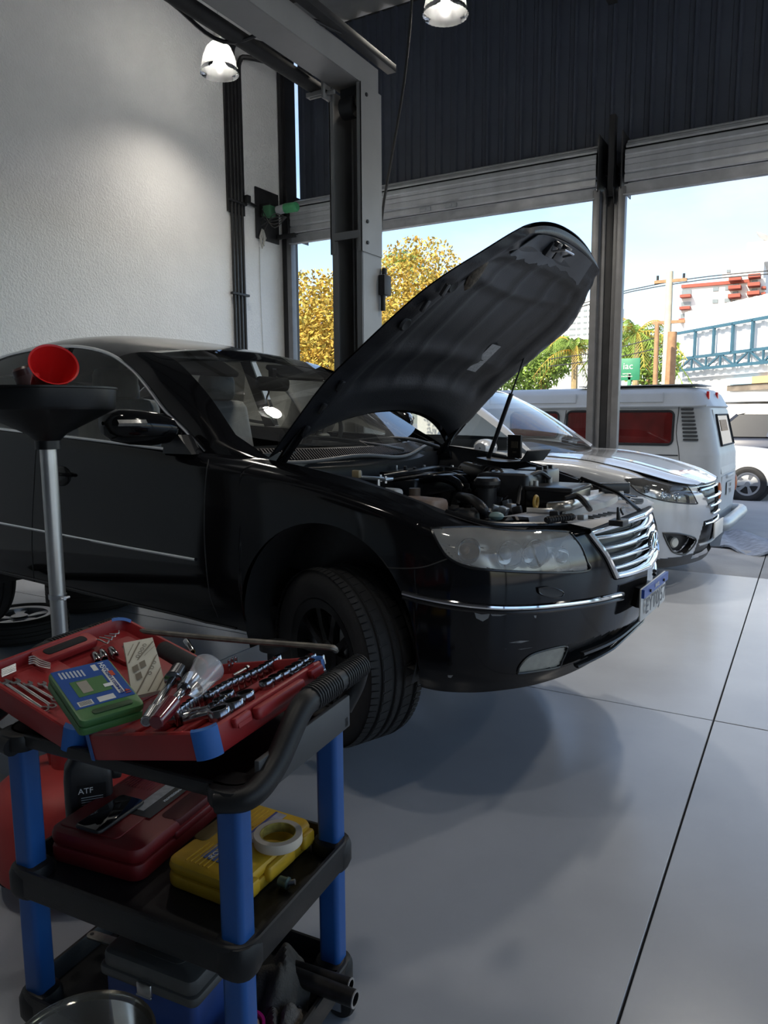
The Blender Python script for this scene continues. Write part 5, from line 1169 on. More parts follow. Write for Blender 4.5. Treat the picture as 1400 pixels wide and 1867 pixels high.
# low white wall and green sign
y = 27; c = P2((1100, 720), y); t = solo('street_wall', MB().box((P2((1080, 700), y).x, y, .55+ZG/2), (14, .25, 2.6)), m_bw, 'low white wall along the far side of the street', 'wall')
y = 25.5; t = thing('street_sign', 'green street sign with white lettering behind the camper van', 'sign', T(*P2((1146, 700), y))); b = P2((1130, 654), y)-P2((1146, 700), y); e = P2((1166, 693), y)-P2((1146, 700), y)
m = MB(); m.box(((b.x+e.x)/2, 0, (b.z+e.z)/2), (e.x-b.x, .06, b.z-e.z)); m.box(((b.x+e.x)/2, 0, e.z-1.15), (.12, .06, 2.75)); part('board', m, pm('sign_green', (.02, .20, .10), .5), t, bevel=.02)
text('lettering', 'iac', .30, m_bw, t, frame(((b.x+e.x)/2-.05, -.04, (b.z+e.z)/2+.1), (1, 0, 0), (0, -1, 0))); text('lettering', 'serviços\nmecânicos', .085, m_bw, t, frame(((b.x+e.x)/2-.08, -.04, (b.z+e.z)/2-.18), (1, 0, 0), (0, -1, 0)))
# poles and wires
def pole(px0, px1, y, r, mat, label):
    a, b = P2(px0, y), P2(px1, y); t = thing('utility_pole', label, 'pole', T(b.x, y, ZG)); m = MB(); m.cyl((0, 0, 0), (a.x-b.x, 0, a.z-ZG), r*1.15, r*.85, 12); part('shaft', m, mat, t); return t, a
m_conc = pm('pole_concrete', (.50, .45, .34), .8); m_wood = pm('pole_wood', (.33, .19, .10), .8, var=.2)
t, a = pole((1221, 495), (1214, 700), 26, .13, m_conc, 'tall concrete utility pole behind the camper van roof')
for z in (.3, 1.6): m = MB(); m.box((0, 0, a.z-ZG-z), (1.0, .1, .1)); part('crossarm', m, m_wood, t)
for k in (-.4, 0, .4): m = MB(); m.cyl((k, 0, a.z-ZG-.25), (k, 0, a.z-ZG-.1), .04, n=8); part('insulator', m, m_dark, t)
pole((1226, 605), (1220, 700), 25, .16, m_wood, 'thick brown wooden post beside the concrete pole'); pole((1198, 590), (1196, 700), 24, .08, m_wood, 'slim brown post left of the concrete pole')
for k, px in enumerate(([(1040, 560), (1130, 533), (1175, 523), (1221, 514), (1300, 503), (1420, 492)], [(1040, 566), (1130, 537), (1175, 527), (1221, 519), (1300, 508), (1420, 498)], [(1000, 655), (1100, 640), (1200, 615)], [(1000, 668), (1120, 652), (1220, 630)])):
    solo('overhead_wire', MB().tube([P2(q, 26) for q in crom(px, 24)], .018, 5), m_dark, ('upper power line of the pair crossing the sky', 'lower power line of the pair crossing the sky', 'upper thin wire sagging in front of the palms', 'lower thin wire sagging in front of the palms')[k], 'wire')
# trees
def leaves(mb, c, r, n, s, rnd, hollow=.45):
    for _ in range(n):
        while 1:
            q = Vector((rnd.uniform(-1, 1), rnd.uniform(-1, 1), rnd.uniform(-1, 1)))
            if hollow < q.length < 1: break
        p = Vector(c)+Vector((q.x*r[0], q.y*r[1], q.z*r[2])); u = Vector((rnd.gauss(0, 1), rnd.gauss(0, 1), rnd.gauss(0, 1))).normalized(); w = u.orthogonal().normalized(); a = s*rnd.uniform(.6, 1.3)
        mb.add([p-u*a, p+w*a*.5, p+u*a, p-w*a*.5], [(0, 1, 2, 3)])
def tree(name, label, base, blobs, mat, n, s, seed, trunk=.16):
    rnd = random.Random(seed); t = thing(name, label, 'tree', T(*base)); m = MB()
    tot = sum(b[1][0]*b[1][2] for b in blobs)
    for c, r in blobs: leaves(m, Vector(c)-Vector(base), r, int(n*r[0]*r[2]/tot), s, rnd)
    part('foliage', m, mat, t, smooth=False, weld=False)['kind'] = 'stuff'
    m = MB(); m.cyl((0, 0, 0), (0, 0, (Vector(blobs[0][0])-Vector(base)).z), trunk, trunk*.6, 10)
    for c, r in blobs: m.tube([(0, 0, (Vector(c)-Vector(base)).z*.5), Vector(c)-Vector(base)], [trunk*.5, trunk*.15], 6)
    part('trunk', m, m_wood, t)
m_yel = pm('yellow_leaves', (.50, .27, .03), .7, var=.5, sc=3, col2=(.36, .33, .06)); m_grn = pm('green_leaves', (.17, .26, .04), .7, var=.4, sc=2)
yb = 19
tree('yellow_tree', 'large yellow-leaved tree filling the opening beside the white wall', (P2((590, 800), yb).x, yb, ZG), [(P2((575, 590), yb), (1.9, 1.6, 1.6)), (P2((560, 650), yb), (2.4, 1.6, 1.5)), (P2((640, 640), yb), (2.2, 1.6, 2.0))], m_yel, 16000, .075, 1)
tree('yellow_tree', 'yellow-leaved tree showing its crown above the open hood', (P2((740, 800), yb+4).x, yb+4, ZG), [(P2((760, 530), yb+4), (1.9, 1.5, 1.8)), (P2((730, 600), yb+4), (2.6, 1.7, 2.1)), (P2((780, 600), yb+4), (2.1, 1.6, 1.9))], m_yel, 12000, .075, 2)
tree('green_tree', 'bright green tree low behind the hood prop', (P2((985, 760), 34).x, 34, ZG), [(P2((980, 665), 34), (1.5, 1.2, 1.2)), (P2((1010, 650), 34), (1.3, 1.0, 1.0)), (P2((950, 690), 34), (1.5, 1.2, 1.3))], m_grn, 3500, .12, 3)
tree('green_tree', 'dense green tree behind the green street sign', (P2((1180, 760), 38).x, 38, ZG), [(P2((1185, 655), 38), (1.5, 1.0, 1.5)), (P2((1150, 640), 38), (1.2, 1.0, 1.2))], m_grn, 3500, .12, 4)
def palm(label, px, base_px, y, size, seed):
    rnd = random.Random(seed); c = P2(px, y); b = P2(base_px, y); t = thing('palm_tree', label, 'tree', T(b.x, y, ZG)); o = Vector((b.x, y, ZG)); m = MB()
    m.tube(crom([(0, 0, 0), ((c.x-b.x)*.4, 0, (c.z-ZG)*.5), c-o], 10), [.16-.005*k for k in range(10)], 8); part('trunk', m, pm('palm_trunk', (.36, .27, .14), .8, var=.2), t)
    for k in range(22):
        a = 2*PI*k/22+rnd.uniform(-.2, .2); el = rnd.uniform(-.2, 1.2); L = size*rnd.uniform(.8, 1.1); m = MB(); P = []
        for s in np.linspace(0, 1, 9): P.append(c-o+Vector((math.cos(a)*math.cos(el)*L*s, math.sin(a)*math.cos(el)*L*s, math.sin(el)*L*s-L*.75*s*s)))
        m.tube(P, .02, 4)
        for i in range(1, 9):
            d = (P[i]-P[i-1]).normalized(); sd = d.cross(Vector((0, 0, 1))).normalized()
            for h in (0, .5):
                q = P[i-1].lerp(P[i], h)
                for sg in (-1, 1): tip = q+sd*sg*.28*size*.5+d*.14*size-Vector((0, 0, .22*size*.5)); m.add([q, q+d*.06, tip], [(0, 1, 2)])
        part('frond', m, m_grn if k % 3 else m_yel, t, smooth=False, weld=False)
palm('palm with drooping fronds between the hood and the door post', (1048, 640), (1046, 760), 29, 2.1, 5)
palm('palm with upright fronds right of the door post', (1160, 608), (1158, 760), 34, 2.5, 6)
palm('small palm poking above the yellow trees', (742, 478), (745, 780), 27.5, 1.8, 8)
# ================================================================ TOOL CART
CM = T(-1.19, 1.14, 0) @ Rz(.08)
def CP(px, z): return at(px, 'z', z, CM)
m_cartblk = pm('cart_black', (.011, .0115, .0125), .46, spec=.35, var=.15, sc=30, bump=.04, bsc=300)
m_cartblue = pm('cart_blue', (.012, .085, .30), .40, var=.12, sc=9)
m_redp = pm('red_case_plastic', (.29, .018, .02), .42, var=.12, sc=12)
m_redd = pm('dark_red_plastic', (.16, .008, .010), .5, var=.15, sc=8)
m_tape = pm('blue_tape', (.015, .12, .42), .5)
m_yellow = pm('yellow_plastic', (.55, .33, .02), .45, var=.18, sc=9)
m_green = pm('green_plastic', (.045, .145, .04), .42, var=.15, sc=12)
def rring(a, b, r, z, n=5):
    o = []
    for sx, sy, a0 in ((1, 1, 0), (-1, 1, PI/2), (-1, -1, PI), (1, -1, 1.5*PI)):
        for k in range(n+1): t = a0+PI/2*k/n; o.append((sx*(a-r)+r*math.cos(t), sy*(b-r)+r*math.sin(t), z))
    return o
def basin(a, b, z0, z1, zf, wall, r, lip=0):
    m = MB(); rows = [rring(a-.004, b-.004, r, z0), rring(a, b, r, z0+.006), rring(a, b, r, z1-.003), rring(a-.003, b-.003, r, z1), rring(a-wall+.002, b-wall+.002, max(r-wall, .004), z1), rring(a-wall, b-wall, max(r-wall, .004), z1-.003), rring(a-wall-.006, b-wall-.006, max(r-wall, .004), zf)]
    m.grid(rows, cv=True); k = len(rows[0]); m.f += [tuple(range(k))[::-1], tuple(range(6*k, 7*k))]; return m
def cart():
    t = thing('tool_cart', 'black three-shelf tool cart with blue legs', 'cart', CM)
    for i, (z0, z1, zf) in enumerate(((.085, .15, .105), (.395, .46, .43), (.742, .772, .752))):
        s = part('shelf', basin(.325, .222 if i < 2 else .206, z0, z1, zf, .012, .05), m_cartblk, t)
        for sx in (1, -1):
            for sy in (1, -1):
                m = MB(); m.rbox((sx*.283, sy*.182, (z0-.012+z1)/2), (.090, .084, z1-z0+.012), .035); part('corner_socket', m, m_cartblk, s)
    for sx in (1, -1):
        for sy in (1, -1):
            for z0, z1 in ((.11, .40), (.435, .745)):
                m = MB(); rows = [rring(.027, .024, .012, z) for z in (z0, z1)]; m.grid(rows, cv=True); k = 24; m.f += [tuple(range(k)), tuple(range(k, 2*k))]; part('leg', m, m_cartblue, t, T(sx*.283, sy*.182, 0))
            c = part('caster', MB().lathe([(.008, -.012), (.034, -.014), (.038, -.006), (.038, .006), (.034, .014), (.008, .012)], 24, T(sx*.283+.02, sy*.182, .038) @ Rx(PI/2)), m_rubber, t)
            m = MB(); m.box((sx*.283+.01, sy*.182, .072), (.06, .034, .016))
            for q in (-1, 1): m.box((sx*.283+.015, sy*.182+q*.019, .05), (.03, .003, .05))
            part('fork', m, m_steel, c)
    # ribbed handles that rise from both ends of the top shelf
    for s, z in ((1, .868), (-1, .872)):
        e = .335 if s == 1 else .415
        P = crom([(s*.27, -.215, .745), (s*(e-.01), -.19, .755), (s*e, -.12, .785), (s*e, -.03, z-.012), (s*e, .03, z), (s*e, .20, z), (s*(e-.002), .232, z-.005), (s*(e-.015), .24, z-.05), (s*.30, .22, .765)], 60)
        m = MB(); m.tube(P, [.022+.004*math.sin(PI*k/59) for k in range(60)], 12); h = part('handle', m, m_cartblk, t)
        for k in range(22):
            y = .015+.0095*k+(.02 if k > 10 else 0); m = MB(); m.lathe([(.0255, -.003), (.0285, -.0015), (.0285, .0015), (.0255, .003)], 14, T(s*e, y, z) @ Rx(PI/2)); part('grip_rib', m, m_cartblk, h)
    m = MB(); m.box((.322, .02, .772), (.012, .36, .075)); part('end_panel', m, pm('cart_black_lit', (.05, .052, .055), .5), t, bevel=.003)  # black panel coloured paler for the light falling from the right
    return t
cart()

# ---- red socket case, opened like a book and sagging along its hinge
HX, HZ = -.075, .812
MA = CM @ T(HX, .004, HZ) @ Rz(-.03) @ Rx(.035) @ Ry(-.215); MBm = CM @ T(HX-.002, .004, HZ) @ Rz(-.03) @ Rx(.035) @ Ry(.28)
def socket_case():
    t = thing('socket_case', 'open red plastic socket case with blue tape on its corners', 'tool case', CM @ T(HX, .004, HZ-.05))
    Ti = T(HX, .004, HZ-.05).inverted() @ CM.inverted()
    A = Ti @ MA; B = Ti @ MBm
    m = basin(.172, .215, -.055, 0, -.026, .012, .035); la = part('half', m, m_redp, t, A @ T(.174, 0, 0)); la['label'] = 'near half holding the sockets'
    m = basin(.162, .215, -.055, 0, -.026, .012, .035); lb = part('half', m, m_redp, t, B @ T(-.164, 0, 0)); lb['label'] = 'far half holding wrenches and keys'
    # moulded steps inside
    for x, w, z in ((-.10, .05, .008), (-.02, .028, .014), (.055, .03, .010), (.125, .04, .012)):
        m = MB(); m.rbox((x, 0, -.026+z/2), (w, .37, z), .008); part('ridge', m, m_redp, la)
    for x, y, a, b in ((.09, .02, .10, .30), (-.05, -.1, .12, .12), (-.04, .12, .10, .1)):
        m = MB(); m.rbox((x, y, -.020), (a, b, .014), .012); part('ridge', m, m_redp, lb)
    m = MB(); m.rbox((-.125, .0, -.010), (.05, .17, .022), .014); sl = part('grip_block', m, m_redp, lb)
    m = MB(); m.rbox((-.125, .0, .0), (.026, .12, .006), .010); part('grip_slot', m, pm('slot_black', (.005, .005, .005), .9), sl)
    m = MB(); m.rbox((.182, .0, -.020), (.022, .17, .026), .010); part('carry_handle', m, m_redp, la)
    for y in (-.12, .145): m = MB(); m.rbox((.178, y, -.014), (.014, .05, .02), .005); m.box((.184, y, -.02), (.004, .04, .008)); part('latch', m, m_redp, la)
    m = MB(); m.rbox((.178, .165, -.028), (.012, .03, .02), .004); part('metal_catch', m, m_steel, la)
    def wrap(par, a, b, cx_, arc, name='tape'):
        m = MB(); R = rring(a+.0008, b+.0008, .0358, 0, 8); K = len(R); idx = [k % K for k in range(*arc)]
        m.grid([[(R[k][0], R[k][1], z) for k in idx] for z in (-.0545, .0008)]); m.grid([[(R[k][0], R[k][1], .0008) for k in idx], [(R[k][0]*.92, R[k][1]*.935, .0008) for k in idx]]); part(name, m, m_tape, par)
    wrap(la, .172, .215, 0, (27, 36)); wrap(la, .172, .215, 0, (18, 27)); wrap(la, .172, .215, 0, (0, 9)); wrap(lb, .162, .215, 0, (27, 36)); wrap(lb, .162, .215, 0, (9, 18))
    m = MB(); m.box((-.08, -.2158, -.027), (.014, .002, .056)); part('black_band', m, m_blackp, lb)
    return t
socket_case()
def inA(px, z=-.012): return at(px, 'z', z, MA)
def inB(px, z=-.012): return at(px, 'z', z, MBm)
m_sock = pm('socket_chrome', (.42, .42, .43), .16, metal=1, var=.12, sc=60); m_bore = pm('bore_dark', (.02, .02, .02), .6)
def socket(px, r, h=.028, M=MA, lie=None, lab='chrome socket standing in the red case'):
    p = at(px, 'z', -.024+h if lie is None else -.012, M); p.z = -.024
    Mw = M @ T(*p)
    if lie is not None: Mw = M @ T(p.x, p.y, -.022+r) @ Rz(lie) @ Ry(PI/2) @ T(0, 0, -h/2)
    m = MB(); n = 6
    prof = [(0, 0), (r*.92, 0), (r, .002), (r, h-.002), (r*.93, h)]; m.lathe(prof, 22)
    hexr = [(r*.72*(1 if k % 2 == 0 else .88)*math.cos(2*PI*k/12), r*.72*(1 if k % 2 == 0 else .88)*math.sin(2*PI*k/12)) for k in range(12)]
    K = 22; top = [(r*.93*math.cos(2*PI*k/K), r*.93*math.sin(2*PI*k/K), h) for k in range(K)]
    m.grid([top, [(x*hexr_s(k, r), y*hexr_s(k, r), h) for k, (x, y, _) in enumerate(top)], [(x*hexr_s(k, r)*.98, y*hexr_s(k, r)*.98, h*.35) for k, (x, y, _) in enumerate(top)]], cv=True)
    t = thing('socket', lab, 'socket', Mw, 'sockets in the red case'); part('shell', m, m_sock, t)
    m = MB(); m.lathe([(0, h*.36), (r*.7, h*.36)], 16); part('bore', m, m_bore, t)
def hexr_s(k, r): return .74+(.06 if k % 4 < 2 else 0)
ORD = ['first', 'second', 'third', 'fourth', 'fifth', 'sixth', 'seventh', 'eighth', 'ninth', 'tenth', 'eleventh', 'twelfth', 'last']
row1 = [(381, 1261), (391, 1255), (401, 1249), (412, 1243), (423, 1238), (434, 1233), (446, 1228), (458, 1223), (469, 1218), (479, 1212), (489, 1206), (499, 1200), (505, 1195)]
for k, q in enumerate(row1): socket(q, .0142-.0003*k, .028, lab=ORD[k]+' small chrome socket from the cup in the long middle row')
for k, (q, r) in enumerate((((398, 1291), .0225), ((424, 1276), .0215), ((446, 1261), .0195))): socket(q, r, .032, lab=('biggest socket, beside the blue tape at the near corner', 'second biggest socket along the near rim', 'third biggest socket along the near rim, nearest the latch')[k])
for k, (q, r) in enumerate((((413, 1261), .0165), ((399, 1273), .0145), ((389, 1282), .0125))): socket(q, r, .028, lab=('widest', 'middle', 'narrowest')[k]+' of the three medium sockets behind the biggest ones')
for k, q in enumerate([(484, 1240), (500, 1231), (516, 1223), (529, 1215), (541, 1208), (553, 1200), (566, 1193)]): socket(q, .0160-.0004*k, .028, lab=ORD[k]+' chrome socket from the front in the outer row by the case handle')
for k, q in enumerate([(536, 1222), (550, 1214), (561, 1207), (572, 1201), (582, 1195)]): socket(q, .0125, .022, lab=ORD[k]+' small chrome socket from the front in the rim row by the latch')
for k in range(7): socket((322+k*8, 1293-k*6), .0085, .034, lab=ORD[k]+' slim deep socket from the front in the row beside the red ratchet')
for k, (q, a) in enumerate((((350, 1304), .75), ((366, 1306), .75), ((335, 1306), .75))): socket(q, .0105, .07, lie=a, lab=('middle', 'rightmost', 'leftmost')[k]+' of the three long sockets lying at the near corner of the red case')
for q in ((384, 1295),): socket(q, .010, .05, lie=.9, lab='chrome adapter lying against the largest socket')
for k, (q, a) in enumerate((((175, 1200), -.5), ((188, 1195), -.5), ((206, 1190), -.4))): socket(q, .010, .034, MBm, lie=a, lab=('leftmost', 'middle', 'rightmost')[k]+' of three chrome adapters lying behind the green box')
socket((345, 1178), .0085, .06, MBm, lie=-.55, lab='long chrome socket lying beside the pry bar')
socket((229, 1183), .006, .03, MBm, lie=-.5, lab='short chrome extension half under the paper box')
# bit driver with balls
for k in range(6):
    p = MA @ inA((418+6*(k % 3), 1222-3*k), -.012); solo('driver_bit', MB().tube([p, p+Vector((0, 0, .012)), p+Vector((0, 0, .016))], [.004, .004, .002], 6), m_sock, ORD[k]+' small driver bit from the cup in the little rack', 'driver bit', 'driver bits in the red case')
p0, p1 = MA @ inA((425, 1232), -.004), MA @ inA((449, 1219), -.004)
t = thing('extension_bar', 'short chrome extension bar lying among the middle sockets', 'extension bar', T(*p0)); d = p1-p0
m = MB(); m.cyl((0, 0, 0), d, .0042, n=12); part('shaft', m, m_sock, t); m = MB(); m.cyl(d, d*1.12, .0075, n=12); part('drive_end', m, m_sock, t)
# combination wrenches in the far half
def wrench(a, b, M, size, lab):
    p, q = M @ at(a, 'z', -.008, M), M @ at(b, 'z', -.004, M); d = q-p; L = d.length; W = frame(p, d, (M.to_3x3() @ Vector((0, 0, 1))))
    t = thing('combination_wrench', lab, 'wrench', W, 'combination wrenches in the red case')
    m = MB(); m.bar((size*.8, 0, 0), (L-size*.7, 0, 0), size*.62, .0035); part('shank', m, m_steel, t, bevel=.0008)
    m = MB(); m.prism([(size*.95, -size*.5), (size*.4, -size*.95), (-size*.55, -size*.8), (-size*.5, -size*.42), (size*.2, -size*.38), (size*.2, size*.38), (-size*.5, size*.42), (-size*.55, size*.8), (size*.4, size*.95), (size*.95, size*.5)], .005, T(0, 0, -.0025)); part('open_jaw', m, m_steel, t)
    m = MB(); m.lathe([(size*.48, -.003), (size*.78, -.003), (size*.82, 0), (size*.78, .003), (size*.48, .003), (size*.48, -.003)], 18, T(L, 0, 0)); part('ring_end', m, m_steel, t)
for k, (a, b) in enumerate((((6, 1244), (80, 1294)), ((27, 1243), (95, 1288)), ((50, 1247), (100, 1276)), ((76, 1247), (108, 1272)))):
    wrench(a, b, MBm, .013-.001*k, ('longest combination wrench, nearest the front rim of the red case', 'second combination wrench from the front rim', 'third combination wrench from the front rim', 'shortest combination wrench, half under the green box')[k])
for k in range(5):
    P = [MBm @ inB(q, -.004) for q in ((2, 1222+3*k), (28, 1211+3*k))]; solo('hex_key', MB().tube([P[0], P[1]], .0024+.0003*k, 6), m_steel, ORD[k]+' straight hex key from the back in the bundle at the left edge', 'hex key', 'hex keys at the left edge')
for k in range(4):
    P = [MBm @ inB(q, -.002) for q in ((52, 1199+4*k), (62, 1197+4*k), (72, 1203+4*k), (92, 1210+3*k))]; solo('hex_key', MB().tube(crom(P, 10), .0022, 6), m_steel, ORD[k]+' bent hex key from the back in the nest by the grip block', 'hex key', 'bent hex keys by the grip block')
for k in range(4):
    P = [MBm @ inB(q, -.002) for q in ((172+9*k, 1165-3*k), (184+8*k, 1168-4*k), (195+7*k, 1173-6*k), (199+6*k, 1168-6*k))]; solo('hex_key', MB().tube(crom(P, 10), .002, 6), m_steel, ORD[k]+' small curved hex key from the left beyond the grip slot', 'hex key', 'small hex keys beside the grip slot')

# ---- things lying on the open case
def quad_frame(BL, BR, TR): return frame(Vector(BL), Vector(BR)-Vector(BL), (Vector(BR)-Vector(BL)).cross(Vector(TR)-Vector(BR)))
BL, BR, TR = Vector((.028, -.295, .885)), Vector((.074, -.176, .885)), Vector((-.083, -.124, .938))
G = CM @ quad_frame(BL, BR, TR); w, l = (BR-BL).length, (TR-BR).length
t = thing('tap_box', 'green plastic tap and die box with a blue label', 'tool box', G @ T(w/2, l/2, -.036))
m = MB(); m.rbox((0, 0, .009), (w, l, .018), .012, r2=.004); part('base', m, m_green, t)
m = MB(); m.rbox((0, 0, .0275), (w, l, .017), .012, r2=.005); lid = part('lid', m, m_green, t)
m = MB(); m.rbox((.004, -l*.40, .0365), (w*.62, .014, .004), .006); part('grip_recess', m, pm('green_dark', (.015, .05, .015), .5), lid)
zl = .0364
m = MB(); m.box((0, .016, zl), (w*.92, l*.76, .0006)); lb = part('label', m, pm('label_blue', (.015, .07, .28), .4), lid)
def lbox(x, y, a, b, col, nm='label_print', k=1):
    m = MB(); m.box((x*w, .016+y*l, zl+.0006*k), (a*w, b*l, .0004)); part(nm, m, pm('lp_'+str(col), col, .5), lb)
lbox(-.05, -.04, .52, .30, (.06, .16, .05)); lbox(-.14, -.03, .16, .22, (.30, .27, .22), k=2); lbox(.30, -.04, .10, .50, (.6, .6, .56)); lbox(-.28, -.31, .22, .09, (.6, .6, .56)); lbox(.04, -.31, .26, .09, (.6, .6, .56)); lbox(.18, .28, .08, .12, (.6, .6, .56)); lbox(.36, .10, .07, .10, (.5, .06, .02), k=2); lbox(.19, -.10, .14, .06, (.7, .7, .68), k=3)
for k in range(7): lbox(-.36+.055*k, .27-.006*k, .03, .13, (.45, .46, .5))
for k in range(9): lbox(-.36+.020*k, -.31, .007, .07, (.02, .02, .02), k=2)
text('brand_mark', 'HSG', .017, pm('lettering_white', (.7, .7, .7), .5), lb, T(w*.30, .016+l*.25, zl+.0014) @ Rz(-PI/2)); text('print', '41', .016, pm('lettering_red', (.5, .05, .02), .5), lb, T(w*.38, .016-l*.30, zl+.0014) @ Rz(-PI/2)); text('print', 'MACHOS E COSSINETES', .0085, pm('lettering_blue', (.02, .05, .25), .5), lb, T(w*.30, .016-l*.05, zl+.0012) @ Rz(-PI/2))
# folded white paper box with brown print
A_, B_, C_, D_ = (CP(q, z) for q, z in (((225, 1172), .945), ((278, 1162), .945), ((303, 1256), .872), ((241, 1270), .872)))
midl, midr = A_.lerp(D_, .52)+Vector((0, 0, .008)), B_.lerp(C_, .48)+Vector((0, 0, .008))
t = thing('paper_box', 'crumpled white parts box printed with brown diagonal stripes', 'box', CM @ T(*D_))
m = MB(); m.shell([[A_-D_, A_.lerp(B_, .5)-D_, B_-D_], [midl-D_, midl.lerp(midr, .5)-D_+Vector((0, 0, .003)), midr-D_], [Vector((0, 0, 0)), D_.lerp(C_, .5)-D_, C_-D_]], -.012); part('carton', m, pm('carton_paper', (.50, .47, .38), .7, var=.06, sc=20), t)
ex = (B_-A_); ey = (D_-A_); nn = ex.cross(ey).normalized(); nn = nn if nn.z > 0 else -nn
prn = pm('brown_print', (.17, .14, .10), .7)
def on(u, v): 
    a = A_.lerp(B_, u); b = D_.lerp(C_, u); mm = midl.lerp(midr, u)+Vector((0, 0, .003))*math.sin(PI*u); return (a.lerp(mm, v*2) if v < .5 else mm.lerp(b, v*2-1))-D_+nn*.0012
for k, (u0, v0, u1, v1, ww) in enumerate(((.02, .46, .50, .06, .05), (.30, .46, .95, .10, .05), (.10, .98, .97, .42, .05), (.05, .30, .30, .08, .02), (.45, .98, .98, .66, .03), (.55, .40, .97, .22, .02), (.70, 1, 1, .82, .04))):
    m = MB(); n = 8; m.grid([[on(u0+(u1-u0)*s, v0+(v1-v0)*s) for s in np.linspace(0, 1, n)], [on(min(1, u0+ww+(u1-u0)*s), v0+(v1-v0)*s) for s in np.linspace(0, 1, n)]]); part('stripe', m, prn, t)
for u, v in ((.12, .55), (.36, .52), (.18, .68)):
    m = MB(); m.grid([[on(u, v), on(u+.18, v-.02)], [on(u+.02, v+.10), on(u+.2, v+.08)]]); part('symbol', m, prn, t)
for u, v in ((.36, .38), (.46, .31), (.55, .24), (.66, .16), (.62, .72), (.72, .64), (.82, .57)):
    m = MB(); c = on(u, v); m.tube([c+ex.normalized()*.004*math.cos(a)+ey.normalized()*.004*math.sin(a) for a in np.linspace(0, 2*PI, 10)[:-1]], .0006, 4, closed=True); part('symbol', m, prn, t)
# chrome drive bar with knurled head, red-handled ratchet
def rod(name, label, cat, px0, px1, z0, z1, parts):
    p, q = CM @ CP(px0, z0), CM @ CP(px1, z1); d = q-p; t = thing(name, label, cat, frame(p, d, (0, 0, 1))); L = d.length
    for nm, f0, f1, r0, r1, mat in parts: m = MB(); m.tube([(L*f0, 0, 0), (L*f0+.002, 0, 0), (L*f1-.002, 0, 0), (L*f1, 0, 0)], [r0*.85, r0, r1, r1*.85], 18); part(nm, m, mat, t)
    return t
rod('drive_bar', 'long chrome drive bar with a knurled socket head', 'drive bar', (266, 1316), (326, 1222), .887, .897, (('shaft', 0, .86, .0092, .0085, m_sock), ('sleeve', 0, .22, .0112, .0112, m_sock), ('head', .80, 1.0, .018, .018, m_sock), ('head_collar', .78, .83, .019, .019, m_sock)))
rod('ratchet', 'ratchet wrench with a translucent dark red handle', 'ratchet', (284, 1318), (352, 1236), .888, .905, (('grip', 0, .40, .014, .0185, pm('dark_red_grip', (.12, .008, .015), .2, var=.2, coat=.8)), ('grip_ring', .38, .43, .0150, .0150, m_rubber), ('shaft', .40, .74, .008, .009, m_sock), ('head', .72, .98, .015, .018, m_sock)))
rod('torch', 'thick black rubber-sleeved tube lying behind the cup', 'tube', (298, 1184), (366, 1222), .897, .893, (('sleeve', 0, .95, .020, .021, m_rubber), ('end_cap', .93, 1.0, .018, .016, m_blackp)))
P = [CM @ CP(q, z) for q, z in (((256, 1149), .930), ((290, 1154), .928), ((430, 1167), .925), ((560, 1177), .922), ((604, 1181), .925), ((612, 1185), .914))]
solo('pry_bar', MB().tube(crom(P, 30), [.004, .007, .009]+[.0095]*24+[.010, .010, .009], 8, flat=.7), pm('worn_steel', (.16, .145, .125), .5, metal=.6, var=.35, sc=40), 'long worn pry bar laid across the far side of the red case', 'pry bar')
p, q = CM @ CP((352, 1256), .902), CM @ CP((386, 1209), .925); d = (q-p).normalized(); q = p+d*.078
t = thing('plastic_cup', 'ribbed clear plastic cup lying on its side among the sockets', 'cup', frame(p, d, (0, 0, 1)) @ Matrix(((0, 0, 1, 0), (1, 0, 0, 0), (0, 1, 0, 0), (0, 0, 0, 1)))); m_cup = glass('cup_plastic', (.88, .89, .91), haze=.38, hcol=(.85, .86, .9), rough=.08)
prof = [(0, .002), (.019, .002), (.021, 0)]+[(.0215+.0115*k/30+(.0005 if k % 2 else 0), .002+.072*k/30) for k in range(31)]; m = MB(); m.lathe(prof, 40); part('wall', m, m_cup, t, sharp=80)
m = MB(); m.tube([(.0335*math.cos(a), .0335*math.sin(a), .0745) for a in np.linspace(0, 2*PI, 41)[:-1]], .0012, 6, closed=True); part('rolled_rim', m, m_cup, t)

# ---- middle shelf
def blow_case(name, label, cx_, cy_, a, b, h, rz, mat, M0, z):
    t = thing(name, label, 'tool case', M0 @ T(cx_, cy_, z) @ Rz(rz))
    m = MB(); m.rbox((0, 0, h*.26), (a, b, h*.52), .03, r2=.008); part('base', m, mat, t); m = MB(); m.rbox((0, 0, h*.76), (a, b, h*.48), .03, r2=.012); l = part('lid', m, mat, t)
    return t, l, h
t, l, h = blow_case('red_tool_case', 'closed dark red tool case on the middle shelf', -.168, .035, .262, .325, .078, .06, m_redd, CM, .431)
m = MB(); m.rbox((-.03, .0, h+.0005), (.17, .28, .004), .012, r2=.001); part('raised_panel', m, m_redd, l)
for k in range(12): m = MB(); m.box((-.115+.009*k, .11, h+.003), (.0018, .10, .0015)); part('groove', m, m_redd, l)
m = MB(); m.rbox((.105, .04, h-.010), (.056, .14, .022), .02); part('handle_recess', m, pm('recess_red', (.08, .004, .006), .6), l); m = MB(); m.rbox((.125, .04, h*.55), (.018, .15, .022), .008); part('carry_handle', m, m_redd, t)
m = MB(); m.box((.035, .055, h+.0032), (.068, .20, .0006)); s = part('sticker', m, pm('sticker_black', (.02, .02, .02), .4), l)
